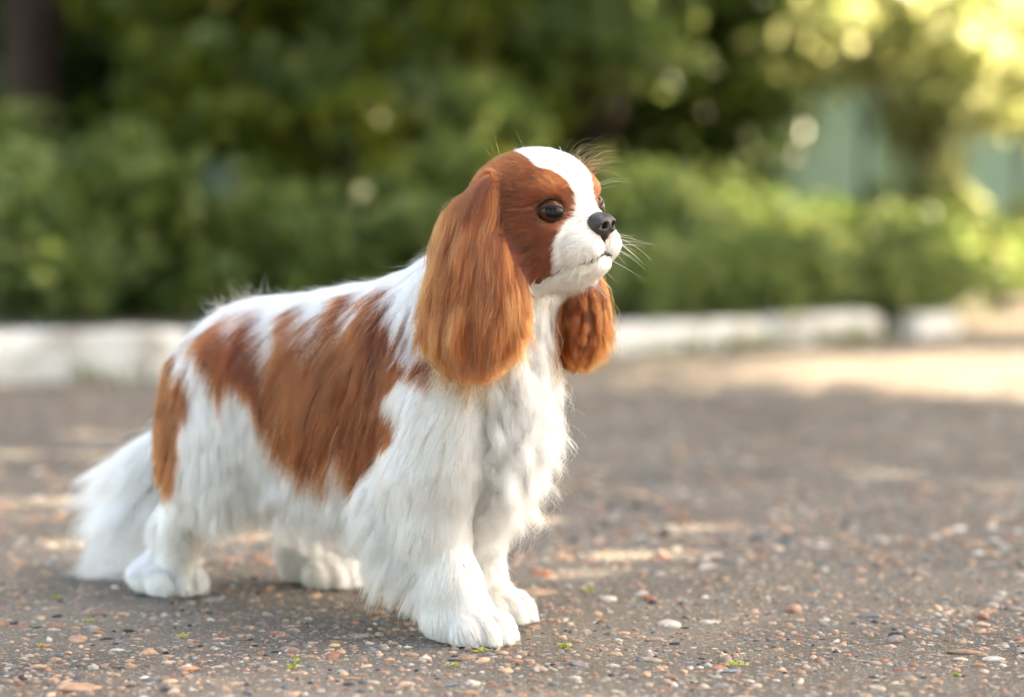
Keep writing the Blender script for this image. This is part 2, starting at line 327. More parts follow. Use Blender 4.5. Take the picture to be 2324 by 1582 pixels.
def plant(name, label, cat, base, c, rad, n, ncl, cls, leaf, mat, seed, trunk=.03, group=None, up=.55, limbs=7, gap=True, trunk_mat=None):
    r = np.random.default_rng(seed); base = np.array(base, float); root = empty(name, tuple(base)); tag(root, label, cat, group)
    P, cc = crown_points(c, rad, n, ncl, cls, r); P = P[P[:, 2] > .09]
    if gap:
        x, y = project(P)
        for gx, gy, gw, gh in GAP:                       # a thin place in the foliage, ragged at the edge
            dd = np.sqrt(((x - gx) / gw) ** 2 + ((y - gy) / gh) ** 2) + .25 * fbm(P, 9, 8); P = P[r.random(len(P)) < np.clip((dd - .75) / .6, 0, 1)]; x, y = project(P)
    if name == 'shade_tree':
        sh = P - P[:, 2:3] / SUN_DIR.z * np.array(SUN_DIR)
        for hx, hy, rx_, ry_ in SUNHOLE:
            g = ground_at(hx, hy); P, sh = (lambda k: (P[k], sh[k]))((((sh[:, 0] - g[0]) / (rx_ + leaf * .3)) ** 2 + ((sh[:, 1] - g[1]) / (ry_ + leaf * .3)) ** 2 > 1) | (r.random(len(P)) < .06))
    V, Fc = leaves(P, leaf, r, up); o = mesh_obj('crown', V - base, Fc, mat, root, smooth=False); o['kind'] = 'stuff'
    c = np.array(c, float); top = np.array([c[0], c[1], c[2] - rad[2] * .25]); mid = (base + top) / 2 + np.array([r.normal() * .1, r.normal() * .1, 0]) * (top[2] - base[2]) * .2
    parts = [tube([base - np.array([0, 0, .03]), base * .7 + mid * .3, mid, top], [trunk * 1.25, trunk, trunk * .8, trunk * .45], 10)]
    for q in cc[r.choice(len(cc), min(limbs, len(cc)), replace=False)]:
        s0 = mid + (top - mid) * r.uniform(0, .9); m2 = (s0 + q) / 2 + np.array([0, 0, .08 * rad[2]]); parts.append(tube([s0, m2, q], [trunk * .45, trunk * .3, trunk * .12], 6))
    V, Fc = join(parts); mesh_obj('trunk' if trunk > .035 else 'stem', V - base, Fc, m_bark, root)
    return root
def shrub(label, px, py, Y, rad, n, leaf, mat, seed, ncl=40, cls=.07, name='shrub', group=None, up=.5):
    c = at(px, py, Y); return plant(name, label, 'shrub', (c[0], c[1], .085), c, rad, n, ncl, cls, leaf, mat, seed, .014, group, up)
# tall trees: two trunks show between the shrubs, the others stand out of view for their shade
g = at(88, 250, 9.2); plant('shade_tree', 'tree with broad dark reddish trunk behind the shrubs, top corner', 'tree', (g[0], g[1], .085), (-1.9, 9.4, 5.2), (2.3, 2.2, 1.7), 11000, 120, .30, .13, m_leaf_d, 1, .105, 'tall shade trees', limbs=16, gap=False)
g = at(1292, 250, 9.8); plant('shade_tree', 'slim grey-trunked tree rising behind the dog\'s head', 'tree', (g[0], g[1], .085), (1.3, 9.9, 5.0), (1.5, 1.5, 1.3), 11000, 110, .30, .13, m_leaf_d, 2, .040, 'tall shade trees', limbs=14, gap=False)
plant('shade_tree', 'tall tree beside the path that shades the dog', 'tree', (4.0, 4.6, 0), (3.75, 4.9, 5.0), (2.1, 2.1, 1.3), 19000, 170, .30, .13, m_leaf_d, 3, .13, 'tall shade trees', limbs=16, gap=False)
plant('shade_tree', 'unseen tall tree added to shade the kerb', 'tree', (3.4, 8.6, 0), (2.75, 7.9, 5.0), (1.25, 1.5, 1.2), 9000, 100, .28, .13, m_leaf_d, 4, .11, 'tall shade trees', limbs=14, gap=False)  # out of view, added for the shade it casts on the kerb
plant('shade_tree', 'unseen tall tree added to shade the end of the kerb', 'tree', (4.9, 9.6, 0), (4.65, 9.15, 5.0), (1.0, .35, .9), 5000, 80, .22, .12, m_leaf_d, 5, .09, 'tall shade trees', limbs=12, gap=False)  # thin unseen crown added to keep sun off the far kerb
for i, (x, y, lab) in enumerate([(-7.5, -9.0, 'unseen broad tree added behind the camera, first of three'), (.5, -10.5, 'unseen broad tree added behind the camera, middle of three'), (8.5, -9.5, 'unseen broad tree added behind the camera, last of three')]):
    plant('sky_screen_tree', lab, 'tree', (x, y, 0), (x, y, 4.6), (3.6, 2.4, 3.6), 7000, 110, .45, .26, m_leaf_d, 6 + i, .16, 'unseen trees added behind the camera', limbs=16, gap=False)  # added behind the camera to cut low sky light and shape eye reflections
for i, (x, y, rx, lab) in enumerate([(-2.3, 9.3, 1.3, 'unseen low tree added to shade the broad-trunked corner'), (-.5, 9.5, 1.2, 'low spreading tree over the shrubs behind the dog\'s back'), (.75, 9.9, .95, 'unseen low tree added to shade the shrubs by the slim trunk')]):
    plant('added_low_tree', lab, 'tree', (x + .2, y + .9, .085), (x, y, 2.35), (rx, 1.15, .75), 5200, 70, .20, .11, m_leaf_d, 20 + i, .05, 'unseen low trees added to shade the shrubs', limbs=12, gap=False)  # crowns above the view, added to block sky light over the shrubs
# dense dark hedge in front of the wall
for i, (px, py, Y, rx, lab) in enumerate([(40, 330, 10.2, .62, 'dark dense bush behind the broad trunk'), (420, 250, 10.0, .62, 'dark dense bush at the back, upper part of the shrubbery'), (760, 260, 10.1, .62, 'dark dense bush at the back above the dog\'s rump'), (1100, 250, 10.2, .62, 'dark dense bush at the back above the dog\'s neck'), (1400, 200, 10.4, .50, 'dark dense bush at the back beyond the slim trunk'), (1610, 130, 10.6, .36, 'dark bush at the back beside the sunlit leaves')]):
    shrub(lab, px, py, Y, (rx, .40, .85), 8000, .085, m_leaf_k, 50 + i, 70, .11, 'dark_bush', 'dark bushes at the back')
for i, (px, py, Y, rx, rz, lab) in enumerate([(400, 120, 8.7, .50, .34, 'leafy bush with pale glints high behind the kerb'), (620, 130, 8.8, .55, .34, 'leafy bush between the glints and the dog\'s back'), (930, 120, 8.9, .50, .36, 'bright-tipped leafy bush above the dog\'s shoulders'), (1330, 30, 9.2, .45, .22, 'leafy boughs hanging above the dog\'s head'), (740, 420, 8.2, .45, .32, 'leafy bush behind the dog\'s back'), (1000, 420, 8.4, .45, .34, 'leafy bush just behind the dog\'s ear')]):
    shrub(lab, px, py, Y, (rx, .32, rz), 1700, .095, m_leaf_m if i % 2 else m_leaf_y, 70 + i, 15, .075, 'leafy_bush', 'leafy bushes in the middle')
for i, (px, py, Y, rx, rz, lab) in enumerate([(20, 560, 7.1, .34, .30, 'grey-green shrub at the edge behind the white kerb'), (260, 580, 7.2, .34, .28, 'grey-green shrub behind the white kerb, left of the dog'), (500, 590, 7.3, .34, .26, 'grey-green shrub behind the dog\'s rump'), (760, 600, 7.5, .34, .24, 'grey-green shrub behind the dog\'s back'), (150, 430, 7.7, .36, .20, 'taller grey-green shrub under the broad trunk'), (1000, 590, 7.7, .34, .26, 'grey-green shrub behind the dog\'s ear')]):
    shrub(lab, px, py, Y, (rx, .26, rz), 1500, .085, m_leaf_g if i % 3 else m_leaf_m, 90 + i, 15, .065, 'low_shrub', 'low shrubs behind the kerb')
for i, (px, py, Y, rx, rz, lab) in enumerate([(1440, 590, 8.3, .32, .26, 'green shrub in front of the dog\'s nose'), (1640, 600, 8.7, .32, .26, 'green shrub behind the middle of the kerb'), (1840, 620, 9.0, .34, .22, 'sunlit green shrub below the pale wall'), (2060, 620, 9.3, .36, .24, 'sunlit shrub behind the end of the kerb'), (2280, 600, 9.7, .38, .22, 'sunlit shrub at the picture edge beside the bright path')]):
    shrub(lab, px, py, Y, (rx, .30, rz), 2300, .075, m_leaf_m, 110 + i, 28, .08, 'bright_shrub', 'bright shrubs behind the far kerb')
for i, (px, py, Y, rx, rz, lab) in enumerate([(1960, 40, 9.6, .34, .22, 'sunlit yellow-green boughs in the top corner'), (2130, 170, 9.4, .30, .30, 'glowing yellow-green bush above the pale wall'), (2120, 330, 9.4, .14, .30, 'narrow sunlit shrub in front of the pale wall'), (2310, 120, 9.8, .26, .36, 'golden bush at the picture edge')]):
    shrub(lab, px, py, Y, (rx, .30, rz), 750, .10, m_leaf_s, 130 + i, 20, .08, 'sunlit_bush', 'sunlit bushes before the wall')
for i, (px, dy, lab) in enumerate([(1440, .32, 'small bright plant just behind the kerb by the dog\'s far ear'), (1590, .34, 'small bright plant second along behind the far kerb'), (1740, .34, 'small bright plant third along behind the far kerb'), (1890, .36, 'small bright plant fourth along behind the far kerb'), (2040, .40, 'small bright plant behind the end of the kerb')]):
    Yk = 6.95 + (px - 1440) * .00128; shrub(lab, px, 640 + (i % 2) * 18, Yk + dy, (.20 + .05 * (i % 2), .17, .10 + .06 * ((i * 2) % 3) / 2), 1500 + 500 * (i % 3), .05, m_leaf_m, 150 + i, 30, .05, 'low_plant', 'low plants close behind the far kerb')
# tufts of grass along the kerb and fallen yellow-green blossom on the path
def grass(name, centres, n, h, mat, seed, lab):
    r = np.random.default_rng(seed); V = []; Fc = []; o = 0
    for (x, y, sp) in centres:
        for _ in range(n):
            b = np.array([x + r.normal() * sp, y + r.normal() * sp * .5, 0]); a = r.uniform(0, 6.28); l = h * r.uniform(.5, 1.2); lean = np.array([math.cos(a), math.sin(a), 0]) * l * r.uniform(.2, .8); sd = np.array([-math.sin(a), math.cos(a), 0]) * .003
            V += [b - sd, b + sd, b + lean * .4 + [0, 0, l * .7] + sd * .7, b + lean * .4 + [0, 0, l * .7] - sd * .7, b + lean + [0, 0, l * .9]]
            Fc += [(o, o + 1, o + 2, o + 3), (o + 3, o + 2, o + 4)]; o += 5
    ob = mesh_obj(name, np.array(V), Fc, mat, None, smooth=False); tag(ob, lab, 'grass', kind='stuff'); return ob
r = np.random.default_rng(31)
cs = [(*(along(d) + np.array([.02, -.03])), .06) for d in np.concatenate([r.uniform(KLEN - 1.9, KLEN - .1, 12), r.uniform(2.0, KLEN - 2, 9)])]
grass('grass', cs, 34, .055, m_leaf_y, 32, 'short green grass growing along the foot of the kerb')
m_blo, t = new_mat('yellow_green_blossom'); b_ = N(t, 'ShaderNodeBsdfPrincipled', i_Roughness=.6); b_.inputs['Base Color'].default_value = (.36, .40, .03, 1); out(t, b_)
def blossom(seed):
    r = np.random.default_rng(seed); V = []; Fc = []; o = 0
    for _ in range(14):
        c = r.normal(size=3) * np.array([.45, .35, .15]); d = r.normal(size=3); d /= np.linalg.norm(d); e = np.cross(d, r.normal(size=3)); e /= np.linalg.norm(e); l = r.uniform(.3, .6)
        V += [c - d * l, c + e * .16, c + d * l, c - e * .16]; Fc += [(o, o + 1, o + 2), (o, o + 2, o + 3)]; o += 4
    me = np_mesh('fallen_blossom', np.array(V) + [0, 0, .3], Fc, False); me.materials.append(m_blo); return me
BL = [blossom(i) for i in range(4)]
for i, (px, py, where) in enumerate([(412, 1448, 'midway between the hind paw and the near edge'), (672, 1503, 'in the foreground, nearer the path edge of two together'), (1025, 1515, 'in front of the near front paw'), (1090, 1480, 'right under the toes of the near front paw'), (1278, 1472, 'just past the toes of the near front paw'), (2170, 1535, 'below the long flat brown stone'), (200, 1413, 'in front of the near hind paw'), (128, 1360, 'level with the near hind paw, at the edge'), (660, 1520, 'in the foreground, farther of two together'), (90, 1468, 'in the foreground corner, upper one'), (180, 1560, 'in the foreground corner by the dark blue stone'), (1668, 1512, 'beside the flat blue-grey slate chip'), (1340, 1345, 'beyond the far front paw'), (130, 1225, 'behind the tip of the tail')]):
    g = ground_at(px, py); o = link(bpy.data.objects.new('fallen_blossom', BL[i % 4])); o.location = (g[0], g[1], .0012); o.rotation_euler = (0, 0, r.uniform(0, 6.28)); k_ = .0075 * r.uniform(.7, 1.3); o.scale = (k_, k_, k_ * .55)
    tag(o, 'tiny yellow-green fallen blossom ' + where, 'blossom', 'fallen blossoms on the gravel')

# ================================================================== THE DOG
PSI = math.radians(42.0)
DF = np.array([math.cos(PSI), -math.sin(PSI), 0]); DN = np.array([-math.sin(PSI), -math.cos(PSI), 0])
DO = np.array([0.0, 2.437, 0.0])
# working frame: a = forward along the body, s = towards the dog's right flank, z = up
def to_world(Q): return DO + Q[:, :1] * DF + Q[:, 1:2] * DN + Q[:, 2:3] * np.array([0, 0, 1.0])
def asz(P): P = np.asarray(P, float) - DO; return np.array([P @ DF, P @ DN, P[2]])
def PS(x, y, s):
    d = ray(x, y); t = (s + DN @ (DO - CAMP)) / (DN @ d); return asz(CAMP + d * t)
HY = math.radians(-4.0); HR = 0.055
HE = PS(1302, 471, 0.0)                       # midpoint between the eyes
HFv = np.array([math.cos(HY), math.sin(HY), 0.0]); HLv = np.array([-math.sin(HY), math.cos(HY), -HR]); HLv /= np.linalg.norm(HLv)
HZv = np.array([0, HR, 1.0]); HZv /= np.linalg.norm(HZv)
HM = np.stack([HFv, HLv, HZv])                # rows: head axes (forward, right side, up)
def hd(f, l, z): return HE + f * HFv + l * HLv + z * HZv
def HPS(x, y, l):
    """point on the picture ray that lies l to the right of the head's middle plane"""
    d = ray(x, y)
    dl = np.array([d @ DF, d @ DN, d[2]]); c = asz(CAMP)
    t = (l - HLv @ (c - HE)) / (HLv @ dl); return c + dl * t

PR = []      # primitives of the body: dict(kind, geometry, k, fur)
def fur(flow=(-.5, 0, -1), ln=.03, lift=.25, droop=.5, wave=.0, dens=1.0, reg='body', clump=.5, thick=.004):
    return dict(flow=np.array(flow, float), ln=ln, lift=lift, droop=droop, wave=wave, dens=dens, reg=reg, clump=clump, thick=thick)
def ell(c, r, fu, k=.02, R=None): PR.append(dict(t='e', c=np.array(c, float), r=np.array(r, float), R=R, k=k, fu=fu))
def cone(p, q, r1, r2, fu, k=.02, sc=1.0): PR.append(dict(t='c', p=np.array(p, float), q=np.array(q, float), r1=r1, r2=r2, sc=sc, k=k, fu=fu))
def sdf(pr, P):
    if pr['t'] == 'e':
        q = P - pr['c']
        if pr['R'] is not None: q = q @ pr['R'].T
        r = pr['r']; k0 = np.sqrt(((q / r) ** 2).sum(1)); k1 = np.sqrt(((q / r ** 2) ** 2).sum(1)) + 1e-9
        return k0 * (k0 - 1) / k1
    ba = pr['q'] - pr['p']; pa = P - pr['p']; t = np.clip(pa @ ba / (ba @ ba), 0, 1)
    return np.linalg.norm(pa - t[:, None] * ba, axis=1) - (pr['r1'] + (pr['r2'] - pr['r1']) * t)

# ---- fur kinds: flow, length, lift, droop, wave, density, region, lock strength, depth of the coat
F_back = fur((-1, 0, -.35), .024, .14, .5, .05, 1.0, clump=.35, thick=.004)
F_ribs = fur((-.34, 0, -1), .080, .05, .6, .14, 1.15, clump=.40, thick=.006)
F_loin = fur((.38, 0, -1), .075, .05, .6, .16, 1.1, clump=.42, thick=.006)
F_rump = fur((-.05, 0, -1), .050, .08, .5, .15, 1.0, clump=.45, thick=.005)
F_chest = fur((-.04, 0, -1), .085, .05, .8, .90, 1.0, clump=.72, thick=.005)
F_neck = fur((-.15, 0, -1), .050, .14, .6, .4, 1.0, clump=.6, thick=.007)
F_scruff = fur((-.5, 0, -1), .050, .12, .5, .15, 1.0, clump=.5, thick=.006)
F_skull = fur((-1, 0, -.1), .010, .13, .2, .0, 2.2, 'head', clump=.25, thick=.0012)
F_cheek = fur((-.9, .0, -.55), .013, .13, .3, .05, 2.2, 'head', clump=.4, thick=.0013)
F_muz = fur((-.8, .25, -.55), .0085, .16, .3, .05, 2.4, 'head', clump=.4, thick=.001)
F_ear = fur((.03, .03, -1), .12, .03, .6, .36, 2.0, 'ear', clump=.74, thick=.006)
F_eartop = fur((-.06, .10, -1), .12, .03, .8, .32, 2.0, 'ear', clump=.75, thick=.004)
F_farear = fur((-.06, .02, -1), .11, .04, .5, .7, 1.6, 'ear', clump=.7, thick=.008)
F_leg = fur((-.10, 0, -1), .016, .10, .3, .05, 1.4, 'leg', clump=.4, thick=.0022)
F_arm = fur((-.6, 0, -.9), .028, .05, .6, .12, 1.2, clump=.35, thick=.003)
F_armlow = fur((-.35, 0, -1), .017, .05, .5, .06, 1.4, 'leg', clump=.3, thick=.002)
F_feather = fur((-1, .12, -.15), .064, .30, 2.1, .16, .9, 'feather', clump=.62, thick=.010)
F_feather2 = fur((-1, .12, -.25), .042, .28, 1.8, .16, .9, 'feather', clump=.62, thick=.008)
F_feather3 = fur((-.7, .10, -.8), .016, .20, 1.0, .2, 1.1, 'feather', clump=.7, thick=.004)
F_farfeather = fur((.0, -.05, -1), .036, .10, 1.2, .45, .8, 'feather', clump=.85, thick=.010)
F_paw = fur((.8, 0, -.6), .013, .12, .6, .15, 1.6, 'leg', clump=.7, thick=.0022)
F_thigh = fur((.05, 0, -1), .050, .06, .6, .20, 1.0, clump=.45, thick=.006)
F_hindfeather = fur((-.55, 0, -1), .042, .20, 1.0, .35, .9, 'feather', clump=.8, thick=.010)
F_tail = fur((-1, .05, -.92), .135, .06, .10, .5, 1.0, 'tail', clump=.8, thick=.008)
F_belly = fur((.10, .05, -1), .085, .18, .9, .55, .55, 'belly', clump=.92, thick=.010)

# ---- trunk
ell((-.175, 0, .234), (.155, .074, .090), F_ribs, .02)
ell((-.185, 0, .270), (.155, .050, .058), F_back, .03)
ell((-.330, 0, .230), (.110, .062, .078), F_loin, .04)
ell((-.350, 0, .262), (.080, .046, .043), F_back, .03)
ell((-.385, 0, .210), (.055, .060, .076), F_rump, .03)
ell((-.240, 0, .175), (.150, .046, .036), F_belly, .03)
ell((-.066, 0, .230), (.060, .052, .078), F_chest, .04)
ell((-.030, 0, .210), (.038, .034, .048), F_chest, .03)
cone((-.100, 0, .275), (-.004, 0, .350), .060, .040, F_neck, .05)
cone((-.125, 0, .288), (-.020, 0, .352), .038, .042, F_scruff, .04)
cone((-.006, 0, .325), (-.012, 0, .250), .033, .042, F_chest, .04)
# ---- near foreleg
ell(PS(985, 1000, .060), (.050, .032, .080), F_arm, .03)
cone(PS(962, 1085, .060), PS(985, 1190, .060), .034, .0255, F_armlow, .03)
cone(PS(982, 1190, .060), PS(1030, 1330, .058), .026, .0215, F_leg, .02)
cone(PS(1030, 1330, .058), PS(1056, 1410, .056), .0225, .022, F_leg, .02)
ell(PS(905, 1110, .062), (.022, .016, .028), F_feather, .02)
ell(PS(920, 1185, .060), (.022, .014, .040), F_feather, .02)
ell(PS(958, 1275, .058), (.017, .012, .032), F_feather2, .02)
ell(PS(1008, 1375, .056), (.018, .014, .024), F_feather3, .02)
def paw(c, yaw, fu, L_=.040, W=.030, Hh=.021, dens=None):
    """a foot: instep plus four toes fanned at the front"""
    ca, sa = math.cos(yaw), math.sin(yaw)
    def off(f, l, z): return np.array([c[0] + f * ca - l * sa, c[1] + f * sa + l * ca, z])
    R = np.array([[ca, sa, 0], [-sa, ca, 0], [0, 0, 1]])
    ell(off(0, 0, Hh * .98), (L_, W, Hh), fu, .012, R)
    for i, (l, f) in enumerate(((-.021, .022), (-.008, .032), (.008, .032), (.021, .022))):
        ell(off(f + .005, l * 1.08, .0140), (.0175, .0090, .0145), fu, .0025, R)
pw = PS(1046, 1418, .053); paw((pw[0], pw[1]), .05, F_paw)
# ---- far foreleg
cone(PS(1060, 1080, -.045), PS(1070, 1200, -.050), .026, .020, F_farfeather, .03)
cone(PS(1078, 1200, -.050), PS(1088, 1310, -.050), .022, .018, F_leg, .02)
cone(PS(1088, 1310, -.050), PS(1098, 1385, -.048), .018, .018, F_leg, .02)
ell(PS(1098, 1180, -.052), (.014, .012, .040), F_farfeather, .02)
pw = PS(1092, 1385, -.047); paw((pw[0], pw[1]), -.15, F_paw)
# ---- near hind leg
ell(PS(510, 930, .056), (.056, .030, .078), F_thigh, .03)
ell(PS(475, 1035, .056), (.048, .026, .052), F_thigh, .03)
ell(PS(428, 960, .044), (.023, .026, .074), fur((-.5, 0, -1), .026, .12, .5, .1, 1.0, clump=.4), .03)
cone(PS(470, 1065, .056), PS(418, 1185, .054), .030, .018, F_leg, .02)
cone(PS(418, 1185, .054), PS(402, 1295, .052), .018, .016, F_leg, .015)
ell(PS(385, 1215, .048), (.014, .012, .036), F_hindfeather, .02)
ell(PS(360, 1290, .046), (.018, .013, .022), F_hindfeather, .02)
pw = PS(362, 1310, .050); paw((pw[0], pw[1]), .0, F_paw, .036, .027, .018)
# ---- far hind leg
cone(PS(650, 1010, -.070), PS(700, 1120, -.085), .044, .026, F_thigh, .03)
cone(PS(700, 1120, -.085), PS(674, 1235, -.100), .025, .017, F_leg, .02)
cone(PS(674, 1235, -.100), PS(680, 1295, -.100), .017, .016, F_leg, .02)
pw = PS(735, 1299, -.102); paw((pw[0] - .008, pw[1]), .12, F_paw, .044, .021, .0175)
# ---- tail
cone(PS(462, 800, 0), PS(440, 930, -.005), .016, .015, F_rump, .03)
cone(PS(440, 930, -.005), PS(388, 1010, -.006), .015, .012, F_tail, .02)
ell(PS(376, 1035, -.004), (.022, .013, .024), F_tail, .03)
ell(PS(352, 1080, -.004), (.024, .012, .026), F_tail, .03)
ell(PS(355, 1130, .004), (.024, .012, .028), F_tail, .03)
NB = len(PR); TAIL = list(range(NB - 4, NB))
# ---- head
def hell(f, l, z, rf, rl, rz, fu, k=.012): ell(hd(f, l, z), (rf, rl, rz), fu, k, HM)
hell(-.050, 0, .004, .056, .051, .046, F_skull, .03)
hell(-.030, 0, .012, .040, .040, .036, F_skull, .02)
for sg in (1, -1):
    hell(-.020, sg * .028, -.026, .031, .025, .034, F_cheek, .02)
    hell(-.032, sg * .025, -.046, .036, .023, .025, F_cheek, .02)
    hell(-.012, sg * .026, .0155, .016, .017, .0115, F_skull, .010)
    hell(-.004, sg * .027, -.0205, .015, .014, .010, F_cheek, .010)
hell(.005, 0, -.019, .027, .020, .019, F_muz, .016)
hell(.023, 0, -.015, .011, .0135, .011, F_muz, .008)
for sg in (1, -1):
    hell(.0118, sg * .0132, -.034, .0262, .0185, .0188, F_muz, .007)
hell(.0070, 0, -.0510, .0270, .0225, .0120, F_muz, .008)
hell(-.016, 0, -.055, .034, .029, .0150, F_muz, .015)
# ---- ears
fs = 1 / 2402.0
def ear(px, py, l, hw, hh, th, fu, k=.02): ell(HPS(px, py, l), (hw * fs / .79, th, hh * fs), fu, k, HM)
ear(1112, 436, .049, 20, 36, .010, F_eartop)
ear(1066, 508, .056, 54, 62, .013, F_eartop)
ear(1076, 605, .065, 74, 92, .016, F_ear, .03)
ear(1086, 690, .071, 92, 106, .019, F_ear, .03)
ear(1082, 750, .072, 80, 86, .019, F_ear, .03)
ear(1300, 560, -.048, 24, 60, .012, F_farear)
ear(1306, 660, -.052, 38, 90, .015, F_farear, .03)
ear(1314, 745, -.054, 36, 80, .016, F_farear, .03)
EARS = range(len(PR) - 8, len(PR))

# ---- sample the field on a grid
GH = .0027
lo = np.array([-.66, -.17, -.012]); hi = np.array([.18, .17, .50])
dims = np.ceil((hi - lo) / GH).astype(int) + 1
axs = [lo[i] + GH * np.arange(dims[i]) for i in range(3)]
PHI = np.full(dims, .06, dtype=np.float64)
for pr in PR:
    if pr['t'] == 'e':
        rr = pr['r'].max(); b0, b1 = pr['c'] - rr - .045, pr['c'] + rr + .045
    else:
        rr = max(pr['r1'], pr['r2']); b0 = np.minimum(pr['p'], pr['q']) - rr - .045; b1 = np.maximum(pr['p'], pr['q']) + rr + .045
    i0 = np.clip(np.floor((b0 - lo) / GH).astype(int), 0, dims - 1); i1 = np.clip(np.ceil((b1 - lo) / GH).astype(int) + 1, 1, dims)
    sl = tuple(slice(i0[i], i1[i]) for i in range(3))
    X, Y, Z = np.meshgrid(axs[0][sl[0]], axs[1][sl[1]], axs[2][sl[2]], indexing='ij')
    d = sdf(pr, np.stack([X.ravel(), Y.ravel(), Z.ravel()], 1)).reshape(X.shape)
    A = PHI[sl]; k = pr['k']; hh = np.clip(.5 + .5 * (A - d) / k, 0, 1)
    PHI[sl] = A * (1 - hh) + d * hh - k * hh * (1 - hh)
# eye sockets
EYE_R = .0138
EYES = [hd(-.0035, sg * .0318, -.0020) for sg in (1, -1)]
GAZE = [HFv * .80 + HLv * sg * .56 - HZv * .02 for sg in (1, -1)]; GAZE = [g / np.linalg.norm(g) for g in GAZE]
# mouth line: a shallow groove along the lips
MOUTH = []
for sg in (1, -1):
    MOUTH.append([hd(.0385, sg * .001, -.0420), hd(.035, sg * .012, -.0465), hd(.024, sg * .024, -.0505), hd(.004, sg * .034, -.057), hd(-.018, sg * .043, -.063)])
carve = [('s', c + g * .0015, EYE_R + .0006) for c, g in zip(EYES, GAZE)]
for ml in MOUTH:
    for p, q in zip(ml[:-1], ml[1:]): carve.append(('g', p, q, .0011))
carve.append(('g', hd(.0415, 0, -.024), hd(.0395, 0, -.043), .0020))
for cv in carve:
    if cv[0] == 's': b0, b1 = cv[1] - .03, cv[1] + .03
    else: b0, b1 = np.minimum(cv[1], cv[2]) - .02, np.maximum(cv[1], cv[2]) + .02
    i0 = np.clip(np.floor((b0 - lo) / GH).astype(int), 0, dims - 1); i1 = np.clip(np.ceil((b1 - lo) / GH).astype(int) + 1, 1, dims)
    sl = tuple(slice(i0[i], i1[i]) for i in range(3))
    X, Y, Z = np.meshgrid(axs[0][sl[0]], axs[1][sl[1]], axs[2][sl[2]], indexing='ij')
    P = np.stack([X.ravel(), Y.ravel(), Z.ravel()], 1)
    if cv[0] == 's': d = np.linalg.norm(P - cv[1], axis=1) - cv[2]
    else: d = sdf(dict(t='c', p=cv[1], q=cv[2], r1=cv[3], r2=cv[3]), P)
    A = PHI[sl]; k = .003; d = -d.reshape(X.shape)
    hh = np.clip(.5 - .5 * (A - d) / k, 0, 1)
    PHI[sl] = A * (1 - hh) + d * hh + k * hh * (1 - hh)
# flat soles on the ground
zz = np.broadcast_to(axs[2][None, None, :], PHI.shape); PHI = np.maximum(PHI, .002 - zz)

def lookup(P):
    q = (P - lo) / GH; q = np.clip(q, 0, np.array(dims) - 1.001); i = q.astype(int); f = q - i
    x, y, z = i.T; fx, fy, fz = f.T
    c = lambda a, b, d: PHI[x + a, y + b, z + d]
    return ((c(0,0,0)*(1-fx)+c(1,0,0)*fx)*(1-fy)+(c(0,1,0)*(1-fx)+c(1,1,0)*fx)*fy)*(1-fz) + ((c(0,0,1)*(1-fx)+c(1,0,1)*fx)*(1-fy)+(c(0,1,1)*(1-fx)+c(1,1,1)*fx)*fy)*fz
def grad(P, e=.003):
    g = np.stack([lookup(P + np.eye(3)[i] * e) - lookup(P - np.eye(3)[i] * e) for i in range(3)], 1)
    return g / (np.linalg.norm(g, axis=1, keepdims=True) + 1e-9)

def surface_nets(PHI, lo=lo, GH=GH):
    ins = PHI < 0; nx, ny, nz = PHI.shape
    cnt = np.zeros((nx-1, ny-1, nz-1), int)
    for a in (0, 1):
        for b in (0, 1):
            for c in (0, 1): cnt += ins[a:nx-1+a, b:ny-1+b, c:nz-1+c]
    act = (cnt > 0) & (cnt < 8); idx = np.full(act.shape, -1); ci = np.argwhere(act); idx[act] = np.arange(len(ci))
    acc = np.zeros((len(ci), 3)); n = np.zeros(len(ci))
    cor = [(a, b, c) for a in (0, 1) for b in (0, 1) for c in (0, 1)]
    for i, p in enumerate(cor):
        for q in cor[i+1:]:
            if sum(abs(p[j]-q[j]) for j in range(3)) != 1: continue
            va = PHI[tuple((ci + p).T)]; vb = PHI[tuple((ci + q).T)]; m = (va < 0) != (vb < 0)
            t = va / (va - vb + 1e-12); pt = np.array(p) + t[:, None] * (np.array(q) - np.array(p))
            acc[m] += pt[m]; n[m] += 1
    V = lo + GH * (ci + acc / n[:, None])
    F = []
    for ax in range(3):
        u, v = [(1, 2), (2, 0), (0, 1)][ax]
        s0 = [slice(None)] * 3; s1 = [slice(None)] * 3; s0[ax] = slice(0, -1); s1[ax] = slice(1, None)
        cr = ins[tuple(s0)] != ins[tuple(s1)]; e = np.argwhere(cr)
        e = e[(e[:, u] > 0) & (e[:, v] > 0) & (e[:, u] < PHI.shape[u]-1) & (e[:, v] < PHI.shape[v]-1)]
        du = np.zeros(3, int); du[u] = 1; dv = np.zeros(3, int); dv[v] = 1
        q = np.stack([idx[tuple((e - du - dv).T)], idx[tuple((e - dv).T)], idx[tuple(e.T)], idx[tuple((e - du).T)]], 1)
        fl = ~ins[tuple(e.T)]
        q[fl] = q[fl][:, ::-1]; F.append(q)
    return V, np.concatenate(F)
BV, BF = surface_nets(PHI)
